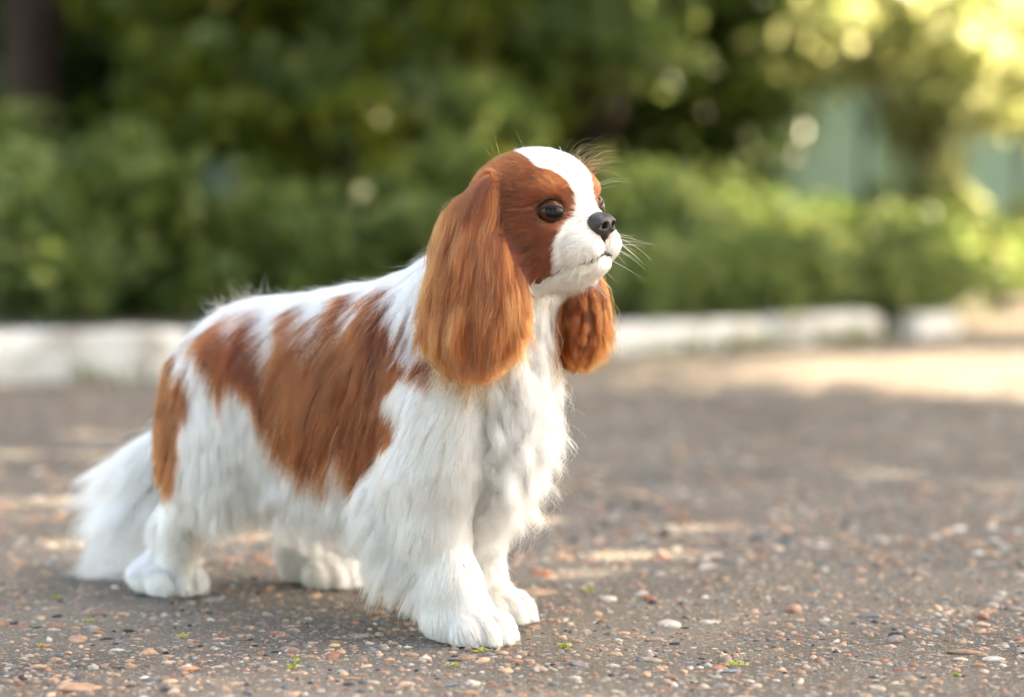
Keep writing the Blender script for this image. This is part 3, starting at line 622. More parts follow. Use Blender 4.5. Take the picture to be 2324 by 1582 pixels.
# drop any loose crumbs: keep the largest island (union-find by label propagation)
lab = np.arange(len(BV))
ed = np.concatenate([BF[:, [0, 1]], BF[:, [1, 2]], BF[:, [2, 3]], BF[:, [3, 0]]])
for _ in range(400):
    old = lab.copy(); mn = np.minimum(lab[ed[:, 0]], lab[ed[:, 1]]); np.minimum.at(lab, ed[:, 0], mn); np.minimum.at(lab, ed[:, 1], mn); lab = lab[lab]
    if (old == lab).all(): break
u_, c_ = np.unique(lab, return_counts=True); main = u_[c_.argmax()]
keep = lab == main; remap = np.cumsum(keep) - 1; BF = remap[BF[keep[BF[:, 0]]]]; BV = BV[keep]

# ---- markings
def inpoly(x, y, poly):
    r = np.zeros(len(x), bool); n = len(poly); j = n - 1
    for i in range(n):
        xi, yi = poly[i]; xj, yj = poly[j]
        if yi != yj:
            m = ((yi > y) != (yj > y)) & (x < (xj - xi) * (y - yi) / (yj - yi) + xi); r ^= m
        j = i
    return r
SADDLE = [(882,644),(904,690),(918,762),(947,797),(985,815),(985,870),(950,838),(924,822),(904,868),(884,850),(880,900),(906,940),(908,985),(864,1008),(812,1025),(796,990),(776,940),(764,1010),(724,1000),(695,1005),(681,975),(645,925),(620,895),(587,855),(559,835),(508,825),(501,880),(489,840),(480,785),(455,738),(487,744),(537,706),(548,690),(558,742),(588,688),(612,770),(640,800),(658,722),(670,690),(702,686),(722,742),(738,702),(756,760),(774,694),(796,667),(828,655),(808,722),(853,662)]
REAR = [(412,775),(444,815),(437,890),(412,945),(404,970),(418,990),(400,1030),(414,1050),(386,1095),(362,1080),(345,1010),(350,900),(380,830)]
FACEW = [(1150,335),(1188,351),(1211,366),(1222,381),(1260,393),(1290,415),(1305,442),(1307,468),(1304,487),(1287,503),(1271,525),(1258,556),(1258,593),(1262,618),(1215,634),(1100,700),(1500,700),(1500,280),(1150,280)]
HEADSET = set(range(NB, len(PR) - 8))
def regions(P):
    """soft weights of the primitives at P, as blended fur attributes + part masks"""
    D = np.stack([sdf(pr, P) for pr in PR], 1); mn = D.min(1, keepdims=True); W = np.exp(-(D - mn) / .006); W /= W.sum(1, keepdims=True)
    return W
def markings(P, W):
    """True where the coat is chestnut"""
    ear_w = W[:, list(EARS)].sum(1); head_w = W[:, NB:len(PR) - 8].sum(1)
    nz = fbm(P, 190, 3) * 5 + fbm(P, 420, 5) * 3
    # body, tested on the right flank; the left flank mirrors it
    Q = P.copy(); Q[:, 1] = np.abs(Q[:, 1]); x, y = project(to_world(Q))
    jx = x + nz; jy = y + fbm(P, 230, 9) * 7
    b = inpoly(jx, jy, SADDLE) | inpoly(jx, jy, REAR)
    leg = (P[:, 2] < .135) & (P[:, 0] > -.16)
    b &= ~leg & ~((P[:, 0] < -.452) & (P[:, 1] < .030))
    b |= (P[:, 1] < -.058) & (P[:, 0] > -.05) & (P[:, 2] > .16) & (P[:, 2] < .26) & (head_w + ear_w < .5)
    # face, mirrored about the middle of the head
    q = (P - HE) @ HM.T; q[:, 1] = np.abs(q[:, 1]) + .0; R = HE + q @ HM; x, y = project(to_world(R))
    wf = inpoly(x + nz * .5, y + nz * .4, FACEW) | (q[:, 2] < -.070)
    neck = (q[:, 0] < -.085) & (q[:, 2] < -.01)
    h = ~wf & ~neck
    r = np.where(head_w > .5, h, b); r = np.where((ear_w > .45) & ((np.abs(q[:, 1]) > np.where((P - HE) @ HLv > 0, .056, .010)) | (q[:, 2] > -.05)), True, r)
    return r

W_BV = regions(BV)
br = markings(BV, W_BV)
isear = (W_BV[:, list(EARS)].sum(1) > .45) & br
q = (BV - HE) @ HM.T
mdist = np.full(len(BV), 1.0)
for ml in MOUTH:
    for p, q2 in zip(ml[:-1], ml[1:]): mdist = np.minimum(mdist, np.linalg.norm(BV - p - np.clip(((BV - p) @ (q2 - p)) / ((q2 - p) @ (q2 - p)), 0, 1)[:, None] * (q2 - p), axis=1))
eyed = np.min([np.linalg.norm(BV - e, axis=1) for e in EYES], axis=0)
colv = np.where(br[:, None], np.array([.235, .072, .020]), np.array([.66, .60, .50]))
colv = np.where(isear[:, None], np.array([.27, .090, .024]), colv)
colv = np.where((mdist < .0042)[:, None], np.array([.030, .017, .014]), colv)
colv = np.where((eyed < EYE_R + .0022)[:, None], np.array([.022, .011, .007]), colv)
# bare pink skin of the upper lip beside the nose
pk = np.exp(-(((q - np.array([.033, .012, -.029])) / np.array([.010, .009, .009])) ** 2).sum(1)) + np.exp(-(((q - np.array([.033, -.012, -.029])) / np.array([.010, .009, .009])) ** 2).sum(1))
colv = colv * (1 - .75 * pk[:, None]) + np.array([.62, .30, .27]) * .75 * pk[:, None]

m_skin, t = new_mat('coat_undercoat')
a_ = N(t, 'ShaderNodeAttribute', attribute_name='col'); b_ = N(t, 'ShaderNodeBsdfPrincipled', i_Roughness=.9)
b_.inputs['Specular IOR Level'].default_value = .1
L(t, a_, 'Color', b_, 'Base Color'); out(t, b_)

dog = empty('dog', tuple(DO), -PSI)
tag(dog, 'chestnut and white long-eared spaniel standing on the gravel, looking to the right', 'dog')
def bl(P): R = np.array(P, float).copy().reshape(-1, 3); R[:, 1] *= -1; return R        # working frame -> dog's own axes
body = mesh_obj('body', bl(BV), BF[:, ::-1].copy(), m_skin, dog)
at_ = body.data.attributes.new('col', 'FLOAT_COLOR', 'POINT')
at_.data.foreach_set('color', np.concatenate([colv, np.ones((len(colv), 1))], 1).astype(np.float32).ravel())

# ---- nose
NH = .0007; nlo = np.array([-.016, -.020, -.018]); nd = (np.ceil(np.array([.036, .040, .036]) / NH)).astype(int)
X, Y, Z = np.meshgrid(*[nlo[i] + NH * np.arange(nd[i]) for i in range(3)], indexing='ij'); NP_ = np.stack([X.ravel(), Y.ravel(), Z.ravel()], 1)
def smin(a, b, k): h = np.clip(.5 + .5 * (a - b) / k, 0, 1); return a * (1 - h) + b * h - k * h * (1 - h)
def E_(c, r): return sdf(dict(t='e', c=np.array(c), r=np.array(r), R=None), NP_)
nf = E_((-.001, 0, .0008), (.0118, .0125, .0098))
for sg in (1, -1): nf = smin(nf, E_((.0005, sg * .0072, -.0010), (.0105, .0064, .0078)), .005)
nf = smin(nf, E_((.001, 0, -.0095), (.0065, .0042, .0052)), .005)
for sg in (1, -1):
    c = sdf(dict(t='c', p=np.array([.0128, sg * .0054, .0000]), q=np.array([.0075, sg * .0132, -.0034]), r1=.0038, r2=.0013), NP_)
    nf = -smin(-nf, c, .0014)
for sg in (1, -1): nf = -smin(-nf, sdf(dict(t='c', p=np.array([.0125, sg * .0058, -.0008]), q=np.array([.0020, sg * .0058, -.0008]), r1=.0030, r2=.0026), NP_), .0012)
nf = -smin(-nf, sdf(dict(t='c', p=np.array([.0128, 0, -.003]), q=np.array([.0075, 0, -.016]), r1=.0009, r2=.0011), NP_), .0014)
nv, nfc = surface_nets(nf.reshape(X.shape), nlo, NH)
NOSE_C = hd(.0300, 0, -.0155)
m_nose, t = new_mat('nose_leather')
tc = N(t, 'ShaderNodeTexCoord'); vo = N(t, 'ShaderNodeTexVoronoi', i_Scale=900.0); bp = N(t, 'ShaderNodeBump', i_Strength=.35, i_Distance=.0006)
b_ = N(t, 'ShaderNodeBsdfPrincipled', i_Roughness=.42); b_.inputs['Base Color'].default_value = (.020, .019, .021, 1)
L(t, tc, 'Object', vo, 'Vector'); L(t, vo, 'Distance', bp, 'Height'); L(t, bp, 'Normal', b_, 'Normal'); out(t, b_)
mesh_obj('nose', bl(NOSE_C + (nv * 1.10) @ HM), nfc[:, ::-1].copy(), m_nose, dog)

# ---- eyes and lids
m_eye, t = new_mat('dark_brown_eye')
tc = N(t, 'ShaderNodeTexCoord'); sx = N(t, 'ShaderNodeSeparateXYZ'); L(t, tc, 'Object', sx, 0)
mr = N(t, 'ShaderNodeMapRange'); mr.inputs['From Min'].default_value = 0; mr.inputs['From Max'].default_value = EYE_R; L(t, sx, 'Z', mr, 'Value')
rp_ = ramp(t, [(0, (.05, .035, .03)), (.34, (.05, .035, .03)), (.40, (.006, .003, .002)), (.52, (.040, .015, .005)), (.76, (.030, .010, .003)), (.84, (.0015, .0015, .0015)), (1, (.0015, .0015, .0015))])
L(t, mr, 'Result', rp_, 'Fac')
b_ = N(t, 'ShaderNodeBsdfPrincipled', i_Roughness=.35); L(t, rp_, 'Color', b_, 'Base Color'); b_.inputs['Specular IOR Level'].default_value = 0
b_.inputs['Coat Weight'].default_value = 1.0; b_.inputs['Coat Roughness'].default_value = .015; b_.inputs['Coat IOR'].default_value = 1.34; out(t, b_)
m_lid, t = new_mat('eyelid_skin')
b_ = N(t, 'ShaderNodeBsdfPrincipled', i_Roughness=.6); b_.inputs['Specular IOR Level'].default_value = .2; a_ = N(t, 'ShaderNodeAttribute', attribute_name='col'); L(t, a_, 'Color', b_, 'Base Color'); out(t, b_)
def uv_sphere(r, nu=40, nv=28):
    V = [(0, 0, r)]; Fc = []
    for i in range(1, nv):
        th = math.pi * i / nv
        for j in range(nu): V.append((r * math.sin(th) * math.cos(2 * math.pi * j / nu), r * math.sin(th) * math.sin(2 * math.pi * j / nu), r * math.cos(th)))
    V.append((0, 0, -r)); e = len(V) - 1
    for j in range(nu): Fc.append((0, 1 + j, 1 + (j + 1) % nu))
    for i in range(nv - 2):
        for j in range(nu): a = 1 + i * nu + j; b = 1 + i * nu + (j + 1) % nu; Fc.append((a, a + nu, b + nu, b))
    for j in range(nu): a = 1 + (nv - 2) * nu + j; b = 1 + (nv - 2) * nu + (j + 1) % nu; Fc.append((a, e, b))
    return np.array(V), Fc
for c, g, sg in zip(EYES, GAZE, (1, -1)):
    V, Fc = uv_sphere(EYE_R)
    eye = mesh_obj('eye', V, Fc, m_eye, dog)
    gl = bl(g)[0]; eye.location = Vector(bl(c)[0]); eye.rotation_mode = 'QUATERNION'; eye.rotation_quaternion = Vector(gl).to_track_quat('Z', 'Y')
    # lid: a soft rim following an almond opening on the eyeball
    side = np.cross(HZv, g); side /= np.linalg.norm(side)
    if side @ HFv < 0: side = -side                      # towards the inner corner
    up = np.cross(g, side); up = up if up @ HZv > 0 else -up
    nA = 56; rings = []
    for rr, hgt, thk in ((.0, 1.002, 0), (.06, 1.022, 0), (.20, 1.030, 0), (.45, 1.015, 0), (1.0, .95, 0)):
        ring = []
        for j in range(nA):
            th = 2 * math.pi * j / nA; cx, sy = math.cos(th), math.sin(th)
            hx = .0107 * cx + (.0003 if cx > 0 else -.0004); hy = (.0054 if sy > 0 else .0056) * sy * (1 - .16 * abs(cx) ** 2)
            hy += -.0012 * cx                                  # inner corner sits a little lower
            hx *= 1 + .34 * rr; hy *= 1 + .95 * rr
            dz = math.sqrt(max(EYE_R ** 2 - hx * hx - hy * hy, 1e-8)); v = side * hx + up * hy + g * dz; v /= np.linalg.norm(v)
            ring.append(c + v * EYE_R * hgt)
        rings.append(ring)
    V = np.array(rings).reshape(-1, 3); Fc = []
    for i in range(len(rings) - 1):
        for j in range(nA): Fc.append((i * nA + j, i * nA + (j + 1) % nA, (i + 1) * nA + (j + 1) % nA, (i + 1) * nA + j))
    lo_ = mesh_obj('eyelid', bl(V), Fc, m_lid, eye); bpy.context.view_layer.update()
    lo_.matrix_parent_inverse = (Matrix.Translation(eye.location) @ eye.rotation_quaternion.to_matrix().to_4x4()).inverted()
    lc = np.repeat(np.array([[.010, .006, .005], [.012, .007, .005], [.035, .011, .005], [.075, .019, .006], [.11, .028, .008]]), nA, 0)
    la = lo_.data.attributes.new('col', 'FLOAT_COLOR', 'POINT'); la.data.foreach_set('color', np.concatenate([lc, np.ones((len(lc), 1))], 1).astype(np.float32).ravel())

# ---- fur
FLOW = np.stack([p['fu']['flow'] / np.linalg.norm(p['fu']['flow']) for p in PR])
ATT = np.array([[p['fu'][k] for k in ('ln', 'lift', 'droop', 'wave', 'dens', 'clump', 'thick')] for p in PR])
def flow_of(P, Wt):
    fl = Wt @ FLOW
    return fl / (np.linalg.norm(fl, axis=1, keepdims=True) + 1e-9)
tri = np.concatenate([BF[:, [0, 1, 2]], BF[:, [0, 2, 3]]])
e1 = BV[tri[:, 1]] - BV[tri[:, 0]]; e2 = BV[tri[:, 2]] - BV[tri[:, 0]]
area = np.linalg.norm(np.cross(e1, e2), axis=1) / 2
cen = BV[tri].mean(1); gn = grad(cen)
camL = asz(CAMP); tocam = camL - cen; tocam /= np.linalg.norm(tocam, axis=1, keepdims=True)
facing = (gn * tocam).sum(1)
dn = (W_BV[tri[:, 0]] @ ATT[:, 4]) * np.where(facing < -.35, .30, 1.0)
dn *= np.where(cen[:, 2] < .004, .1, 1)
HAIR_N = 380000
prb = area * dn; prb /= prb.sum()
pick = rng.choice(len(tri), HAIR_N, p=prb)
u = rng.random((HAIR_N, 2)); su = np.sqrt(u[:, :1]); uv = u[:, 1:]
R0 = BV[tri[pick, 0]] * (1 - su) + BV[tri[pick, 1]] * su * (1 - uv) + BV[tri[pick, 2]] * su * uv
qh = (R0 - HE) @ HM.T
def seg_dist(P, p, q): return np.linalg.norm(P - p - np.clip(((P - p) @ (q - p)) / ((q - p) @ (q - p)), 0, 1)[:, None] * (q - p), axis=1)
bad = np.min([np.linalg.norm(R0 - e, axis=1) for e in EYES], axis=0) < EYE_R + .0012
nl = (R0 - NOSE_C) @ HM.T; bad |= (((nl - np.array([0, 0, -.002])) / np.array([.014, .0145, .0135])) ** 2).sum(1) < 1
for ml in MOUTH:
    for p, q2 in zip(ml[:-1], ml[1:]): bad |= seg_dist(R0, p, q2) < .0026
R0 = R0[~bad]; qh = qh[~bad]
WR = regions(R0); AT = WR @ ATT; N0 = grad(R0)
FL = flow_of(R0, WR)
ew0 = WR[:, list(EARS)].sum(1); hw0 = WR[:, NB:len(PR) - 8].sum(1)
We = WR[:, list(EARS)] / (WR[:, list(EARS)].sum(1, keepdims=True) + 1e-9); mE = ew0 > .5
Wn = WR.copy(); Wn[:, list(EARS)] = 0; Wn /= Wn.sum(1, keepdims=True) + 1e-12
AT[~mE] = (Wn @ ATT)[~mE]; FL[~mE] = flow_of(R0, Wn)[~mE]
AT[mE] = (We @ ATT[list(EARS)])[mE]; FL[mE] = (We @ FLOW[list(EARS)])[mE]
inner = mE & ((N0 @ HLv) * np.sign(R0[:, 1]) < -.1); AT[inner, 0] = .02
mH = (hw0 > .3) & ~mE; AT[mH, 0] = np.minimum(AT[mH, 0], .014)
FLV = np.stack([fbm(R0, 55, 71), fbm(R0, 55, 72), fbm(R0, 55, 73)], 1)
FL = FL + FLV * np.where(mE[:, None], .07, 1) * np.where(AT[:, :1] > .09, np.where(mE[:, None], 1, .20), np.where(AT[:, :1] > .02, .16, .05))
# hair on the head combs away from the nose and round the eyes
hw = WR[:, NB:len(PR) - 8].sum(1); ew = WR[:, list(EARS)].sum(1)
away = qh - np.array([.036, 0, -.016]); away[:, 0] -= .02; away /= np.linalg.norm(away, axis=1, keepdims=True) + 1e-9
away = away @ HM
FL = np.where((hw > .5)[:, None], .6 * away + .4 * FL, FL)

def make_strands(R, Nn, Fl, ln, lift, droop, wave, K, layer, clump_n, clump_w, seed, pull):
    r = np.random.default_rng(seed); n = len(R)
    st = np.zeros((n, K, 3)); st[:, 0] = R
    fl = Fl + r.normal(scale=.06, size=Fl.shape); fl /= np.linalg.norm(fl, axis=1, keepdims=True)
    d = fl * (1 - lift[:, None]) + Nn * lift[:, None] * 1.3
    nd = (d * Nn).sum(1); d += Nn * np.maximum(.12 * lift - nd, 0)[:, None]
    d /= np.linalg.norm(d, axis=1, keepdims=True)
    h = (ln / (K - 1))[:, None]; dwn = np.array([0, 0, -1.0])
    for k in range(1, K):
        d = d + (droop[:, None] * dwn + pull[:, None] * fl) / (K - 1); d /= np.linalg.norm(d, axis=1, keepdims=True)
        p = st[:, k-1] + d * h; ph = lookup(p); mg = layer * (k / (K - 1)) + .0006
        g = grad(p); push = np.maximum(mg - ph, 0)[:, None]; push = np.minimum(push, h * 1.2); p = p + g * push
        p[:, 2] = np.maximum(p[:, 2], .0025)
        d = p - st[:, k-1]; d /= np.linalg.norm(d, axis=1, keepdims=True) + 1e-9
        st[:, k] = st[:, k-1] + d * h
    # locks: strands lean to a shared lock and wave with it
    ci = r.choice(n, max(clump_n, 1), replace=False); kd = kdtree.KDTree(len(ci))
    for j, i in enumerate(ci): kd.insert(R[i], j)
    kd.balance()
    cl = np.array([kd.find(x)[1] for x in R.tolist()])
    uu = np.linspace(0, 1, K)
    cs = st[ci][cl]; wgt = (clump_w[:, None] * (uu * (1 - .30 * uu ** 2) / .82)[None, :])[:, :, None].clip(0, .95)
    st = st * (1 - wgt) + (cs + (st[:, :1] - cs[:, :1]) * (1 - uu)[None, :, None] * .6) * wgt
    b1 = r.normal(size=(len(ci), 3)); ph = r.uniform(0, 6.28, len(ci)); fq = r.uniform(.75, 1.3, len(ci))
    tan = st[:, -1] - st[:, 0]; tan /= np.linalg.norm(tan, axis=1, keepdims=True) + 1e-9
    bb = b1[cl] + r.normal(scale=.25, size=(n, 3)); bb -= (bb * tan).sum(1, keepdims=True) * tan; bb /= np.linalg.norm(bb, axis=1, keepdims=True) + 1e-9
    amp = (wave * ln * .16)[:, None] * uu[None, :] ** 1.0
    sn = np.sin(6.28 * uu[None, :] * (fq[cl] * np.clip(ln / .045, .5, 1.6))[:, None] + ph[cl][:, None]) - np.sin(ph[cl])[:, None]
    st += bb[:, None, :] * (amp * sn)[:, :, None]
    st += r.normal(scale=1, size=(n, 1, 3)) * (np.minimum(ln, .05)[:, None] * .022 * uu[None, :] ** 1.3)[:, :, None]
    return st, cl, len(ci)

def curves_object(name, S, radius, color, mat, parent):
    """S (n,K,3) in the working frame, radius (n,K), color (n,K,3)"""
    cu = bpy.data.hair_curves.new(name); n, K, _ = S.shape
    cu.add_curves([K] * n)
    pos = bl(S.reshape(-1, 3)).astype(np.float32)
    cu.attributes['position'].data.foreach_set('vector', pos.ravel())
    ra = cu.attributes.get('radius') or cu.attributes.new('radius', 'FLOAT', 'POINT'); ra.data.foreach_set('value', radius.astype(np.float32).ravel())
    ca = cu.attributes.new('col', 'FLOAT_COLOR', 'POINT')
    ca.data.foreach_set('color', np.concatenate([color, np.ones((n, K, 1))], 2).astype(np.float32).ravel())
    cu.materials.append(mat)
    o = bpy.data.objects.new(name, cu); link(o, parent); return o

m_fur, t = new_mat('dog_hair')
a_ = N(t, 'ShaderNodeAttribute', attribute_name='col')
hb = N(t, 'ShaderNodeBsdfHairPrincipled'); hb.parametrization = 'COLOR'
L(t, a_, 'Color', hb, 'Color'); hb.inputs['Roughness'].default_value = .38; hb.inputs['Radial Roughness'].default_value = .55
hb.inputs['Random Roughness'].default_value = .2
out(t, hb)

def colour(S, W, cl, ncl, seed, K, earm):
    r = np.random.default_rng(seed); n = len(S); uu = np.linspace(0, 1, K)[None, :, None]
    mid = S[:, max(K // 4, 1)]; brn = markings(mid, W)
    cv = r.normal(size=ncl)[cl]; sv = r.normal(size=n); v = .75 * cv + .55 * sv
    root_b = np.array([.060, .0102, .0022]); tip_b = np.array([.112, .0212, .0046])
    root_e = np.array([.135, .0260, .0052]); tip_e = np.array([.205, .047, .0102])
    e = earm[:, None, None]
    root = root_b * (1 - e) + root_e * e; tip = tip_b * (1 - e) + tip_e * e
    cb = root * (1 - uu) + tip * uu
    cb = cb * np.exp((.40 + .22 * earm) * v)[:, None, None]; gd = np.clip(v, -1, 2)[:, None, None] * .10 * e; cb = cb * (1 - gd * np.array([.0, -.6, -1.0]))
    wv = np.clip(1 + (.16 if K < 8 else .08) * v, .55, 1.06)[:, None, None]
    warm = np.clip((.22 - S[:, :, 2:3]) / .2, 0, 1) * .6 + .4 * (r.random(n) < .25)[:, None, None]  # creamier lower down: ground bounce put into the colour, besides real cream hairs
    cw = (np.array([.955, .935, .885]) * (1 - warm) + np.array([.935, .865, .72]) * warm) * wv; dust = np.exp(-np.maximum(S[:, :, 2:3] - .004, 0) / .010) * .40; cw = cw * (1 - dust) + np.array([.46, .37, .28]) * dust
    c = np.where(brn[:, None, None], cb, cw)
    return np.clip(c, .003, .97), brn

ln_all = AT[:, 0] * rng.uniform(.62, 1.18, len(R0))
# ear hair ends together at the rounded lower edge of the ear
def ear_end(R, near):
    x, y = project(to_world(R)); cx0, hwp, yb = (1080, 122, 858) if near else (1325, 62, 842)
    yb = yb - 125 * np.clip(np.abs(x - cx0) / hwp, 0, 1.1) ** 2.4
    return (yb - y) / 2402.0
for near in (True, False):
    m = (ew > .5) & ((R0[:, 1] > 0) == near)
    e_ = ear_end(R0[m], near); ln_all[m] = np.clip(np.minimum(ln_all[m], (e_ * 1.04 + .004) * np.where(rng.random(m.sum()) < .06, 1.16, rng.uniform(.60, 1.08, m.sum()))), .012, .2)
short = (ln_all < .019) & (ew < .5)
for nm, msk, K, cdiv, fl_ in (('short_fur', short, 5, 14, .02), ('long_fur', ~short, 11, 130, .02)):
    idx = np.where(msk)[0]; R = R0[idx]; l_ = ln_all[idx]
    fly = rng.random(len(idx)) < fl_
    lift = AT[idx, 1] * rng.uniform(.5, 1.5, len(idx)) + fly * rng.uniform(.08, .30, len(idx))
    layer = AT[idx, 6] * rng.uniform(.15, 1.0, len(idx)) * (1 + 1.5 * fly)
    cw_ = np.where(fly, .1, AT[idx, 5]) * rng.uniform(.6, 1.0, len(idx))
    S, cl, ncl = make_strands(R, N0[idx], FL[idx], l_, np.clip(lift, 0, .8), AT[idx, 2], AT[idx, 3], K, layer, len(idx) // cdiv, cw_, 5, np.where(ew[idx] > .5, 4.0, .35))
    earm = np.clip((ew[idx] - .3) / .3, 0, 1)
    C, brn = colour(S, WR[idx], cl, ncl, 6, K, earm)
    # tan brow spots, tear line and the dark rim of hair round the eye
    if nm == 'short_fur':
        for sg in (1, -1):
            bs = np.exp(-(((qh[idx] - np.array([-.002, sg * .026, .017])) / np.array([.014, .011, .007])) ** 2).sum(1))[:, None, None] * brn[:, None, None]; C = C * (1 + .9 * bs * np.array([1, 1.25, 1.4]))
        tone = fbm(R, 130, 44)[:, None, None] * .18; C = np.where(brn[:, None, None], C * (1 + tone), C)
        q_ = np.abs(qh[idx] * np.array([0, 1, 0])) + qh[idx] * np.array([1, 0, 1])
        td = seg_dist(q_, np.array([.0075, .0215, -.008]), np.array([.006, .0285, -.030]))
        dk = np.exp(-(td / .0028) ** 2)[:, None, None]; C = C * (1 - .85 * dk) + np.array([.02, .012, .010]) * .85 * dk
        ed_ = np.min([np.linalg.norm(R - e, axis=1) for e in EYES], axis=0) - EYE_R
        dk = np.exp(-(np.maximum(ed_, 0) / .0035) ** 2)[:, None, None] * .6; C = C * (1 - dk) + np.array([.05, .018, .008]) * dk
        pkk = sum(np.exp(-(((qh[idx] - np.array([.033, sg * .012, -.029])) / np.array([.010, .009, .009])) ** 2).sum(1)) for sg in (1, -1))[:, None, None]
        C = C * (1 - .5 * pkk) + np.array([.80, .52, .47]) * .5 * pkk
    uu = np.linspace(0, 1, K)[None, :]
    base = np.where(short[idx], .00019, .00015)[:, None] * rng.uniform(.7, 1.2, len(idx))[:, None]
    rad = base * (1 - .75 * uu ** 1.6)
    if nm == 'short_fur': parts = [('face_fur', hw[idx] > .3), ('leg_fur', hw[idx] <= .3)]
    else:
        tl = WR[idx][:, TAIL].sum(1) > .5; er = ew[idx] > .5; nr = R[:, 1] > 0
        parts = [('ear_fur', er & nr), ('ear_fur', er & ~nr), ('tail_fur', tl & ~er), ('coat_fur', ~tl & ~er)]
    for pn, pm in parts:
        o = curves_object(pn, S[pm], rad[pm], C[pm], m_fur, dog); o['kind'] = 'stuff'

# ---- lips: the dark edge seen under the nose and at the corner of the mouth
m_lip, t = new_mat('lip_skin'); b_ = N(t, 'ShaderNodeBsdfPrincipled', i_Roughness=.5); b_.inputs['Base Color'].default_value = (.035, .022, .020, 1); out(t, b_)
def dog_tube(pts, rad, n=8):
    P = np.array(pts); V = []; Fc = []
    for i, p in enumerate(P):
        tg = P[min(i + 1, len(P) - 1)] - P[max(i - 1, 0)]; tg /= np.linalg.norm(tg); a = np.cross(tg, [.1, .2, 1]); a /= np.linalg.norm(a); b = np.cross(tg, a)
        for j in range(n): V.append(p + rad[i] * (math.cos(6.2832 * j / n) * a + math.sin(6.2832 * j / n) * b))
    for i in range(len(P) - 1):
        for j in range(n): Fc.append((i * n + j, i * n + (j + 1) % n, (i + 1) * n + (j + 1) % n, (i + 1) * n + j))
    return np.array(V), Fc + [tuple(range(n))[::-1], tuple(range((len(P) - 1) * n, len(P) * n))]
def on_surface(p, d):
    p = np.array(p)[None]
    for _ in range(12): p = p - grad(p) * (lookup(p) - d)[:, None]
    return p[0]
def polyl(pts, n):
    pts = np.array(pts); sgl = np.r_[0, np.cumsum(np.linalg.norm(np.diff(pts, axis=0), axis=1))]; u = np.linspace(0, sgl[-1], n)
    return np.stack([np.interp(u, sgl, pts[:, k]) for k in range(3)], 1)
front = [on_surface(p, .0013) for p in polyl([MOUTH[0][1], MOUTH[0][1] * .4 + MOUTH[0][0] * .6, MOUTH[0][0], MOUTH[1][1]], 15)]
V, Fc = dog_tube(front, (.0015 + .0005 * np.sin(np.arange(15) * 2.1)) * np.sin(np.linspace(.25, 2.9, 15)) + .0002); mesh_obj('lip', bl(V), Fc, m_lip, dog)
phil = [on_surface(hd(.045, 0, z), .0002) for z in np.linspace(-.026, -.042, 6)]
V, Fc = dog_tube(phil, np.full(6, .0013)); mesh_obj('lip', bl(V), Fc, m_lip, dog)
for ml in MOUTH:
    cor = [on_surface(p, .0012) for p in polyl([ml[3] * .4 + ml[4] * .6, ml[4]], 7)]
    V, Fc = dog_tube(cor, .0026 * np.sin(np.linspace(.3, 2.6, 7)) + .0003); mesh_obj('lip', bl(V), Fc, m_lip, dog)

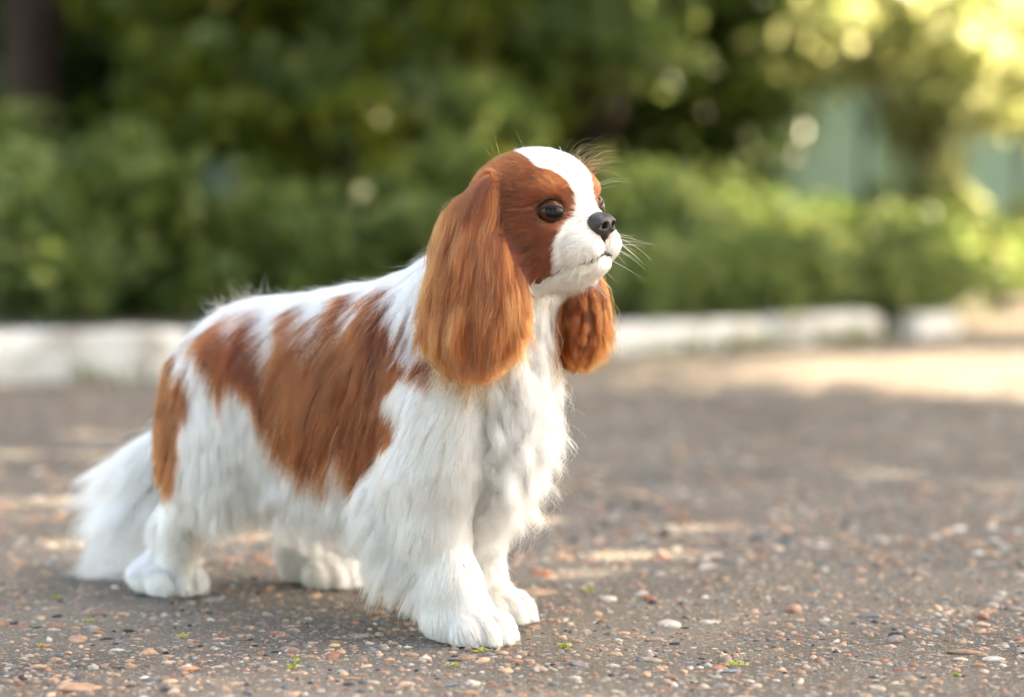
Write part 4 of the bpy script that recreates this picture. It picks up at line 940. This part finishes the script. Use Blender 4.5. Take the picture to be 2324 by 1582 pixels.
# ---- whiskers, brow hairs and loose hairs
def arc(p, d, ln, bend, K=9):
    P = [np.array(p)]; d = np.array(d, float); d /= np.linalg.norm(d)
    for k in range(K - 1): d = d + np.array(bend) / K; d /= np.linalg.norm(d); P.append(P[-1] + d * ln / (K - 1))
    return np.array(P)
wr = np.random.default_rng(17); WS, WC, WRd = [], [], []
def addw(P, rad, col): WS.append(P); WRd.append(rad * (1 - .8 * np.linspace(0, 1, 9))); WC.append(np.repeat(np.array(col)[None], 9, 0))
for sg in (1, -1):
    for k in range(17):
        p = on_surface(hd(.012 + .022 * wr.random(), sg * (.018 + .012 * wr.random()), -.026 - .022 * wr.random()), -.001)
        d = HFv * wr.uniform(.1, .8) + HLv * sg * wr.uniform(.5, 1.0) + HZv * wr.uniform(-.7, .15)
        addw(arc(p, d, wr.uniform(.025, .052), HZv * wr.uniform(-.5, .1) - HFv * .3), .00016, (.92, .90, .85))
    for k in range(7):
        p = on_surface(hd(.004 + wr.normal() * .003, sg * (.024 + wr.normal() * .004), .018), -.001)
        addw(arc(p, HFv * .8 + HLv * sg * .5 + HZv * .6, wr.uniform(.025, .045), -HZv * .9), .00012, (.45, .22, .09))
    for k in range(8):
        p = on_surface(hd(.012 + wr.normal() * .008, wr.normal() * .01, -.062), -.001)
        addw(arc(p, HFv * .6 + HLv * sg * .4 - HZv * .9, wr.uniform(.015, .035), HFv * .3), .00013, (.92, .90, .85))
# the tuft of loose hair that stands up beyond the far side of the crown
for k in range(85):
    p = on_surface(hd(-.020 + wr.normal() * .010, -.036 + wr.normal() * .006, .030 + wr.normal() * .005), -.001)
    addw(arc(p, HFv * wr.uniform(-.6, .9) - HLv * .35 + HZv * wr.uniform(.8, 1.3), wr.uniform(.022, .050), HFv * wr.uniform(.6, 2.6) - HZv * wr.uniform(.4, 2.2)), .00013, (.16, .05, .014))
for k in range(5):
    p = on_surface(hd(-.07 + wr.normal() * .02, .02 + wr.normal() * .02, .05), -.001)
    addw(arc(p, -HFv * wr.uniform(.2, 1.0) + HZv * wr.uniform(.5, 1.2) + HLv * wr.normal() * .5, wr.uniform(.015, .04), HZv * wr.uniform(-1, .3)), .00009, (.55, .34, .18))
# tufts blown up over the rump
for k in range(150):
    p = on_surface(np.array([-.40 + wr.normal() * .03, wr.normal() * .02, .31]), -.001)
    addw(arc(p, np.array([-.7 + wr.normal() * .5, wr.normal() * .3, .8]), wr.uniform(.012, .040), np.array([wr.uniform(-.8, .6), 0, wr.uniform(-1.5, .2)])), .00013, (.90, .87, .80))
# long locks that fall from the ear and neck over the chest
for k in range(260):
    b = HPS(1010 + 25 * wr.normal(), 830, .07) if k % 2 else HPS(1235 + 16 * wr.normal(), 800, .035)
    p = on_surface(b, .002); c = (.30, .09, .022) if (k % 2 and wr.random() < .55) else (.92, .88, .80)
    d = np.array([(-.25 if k % 2 else .35) + wr.normal() * .12, .25, -1]); addw(arc(p, d, wr.uniform(.04, .09), np.array([(-.5 if k % 2 else .7), .1, -.2])), .00014, c)
o = curves_object('whisker_hair', np.array(WS), np.array(WRd), np.array(WC), m_fur, dog); o['kind'] = 'stuff'
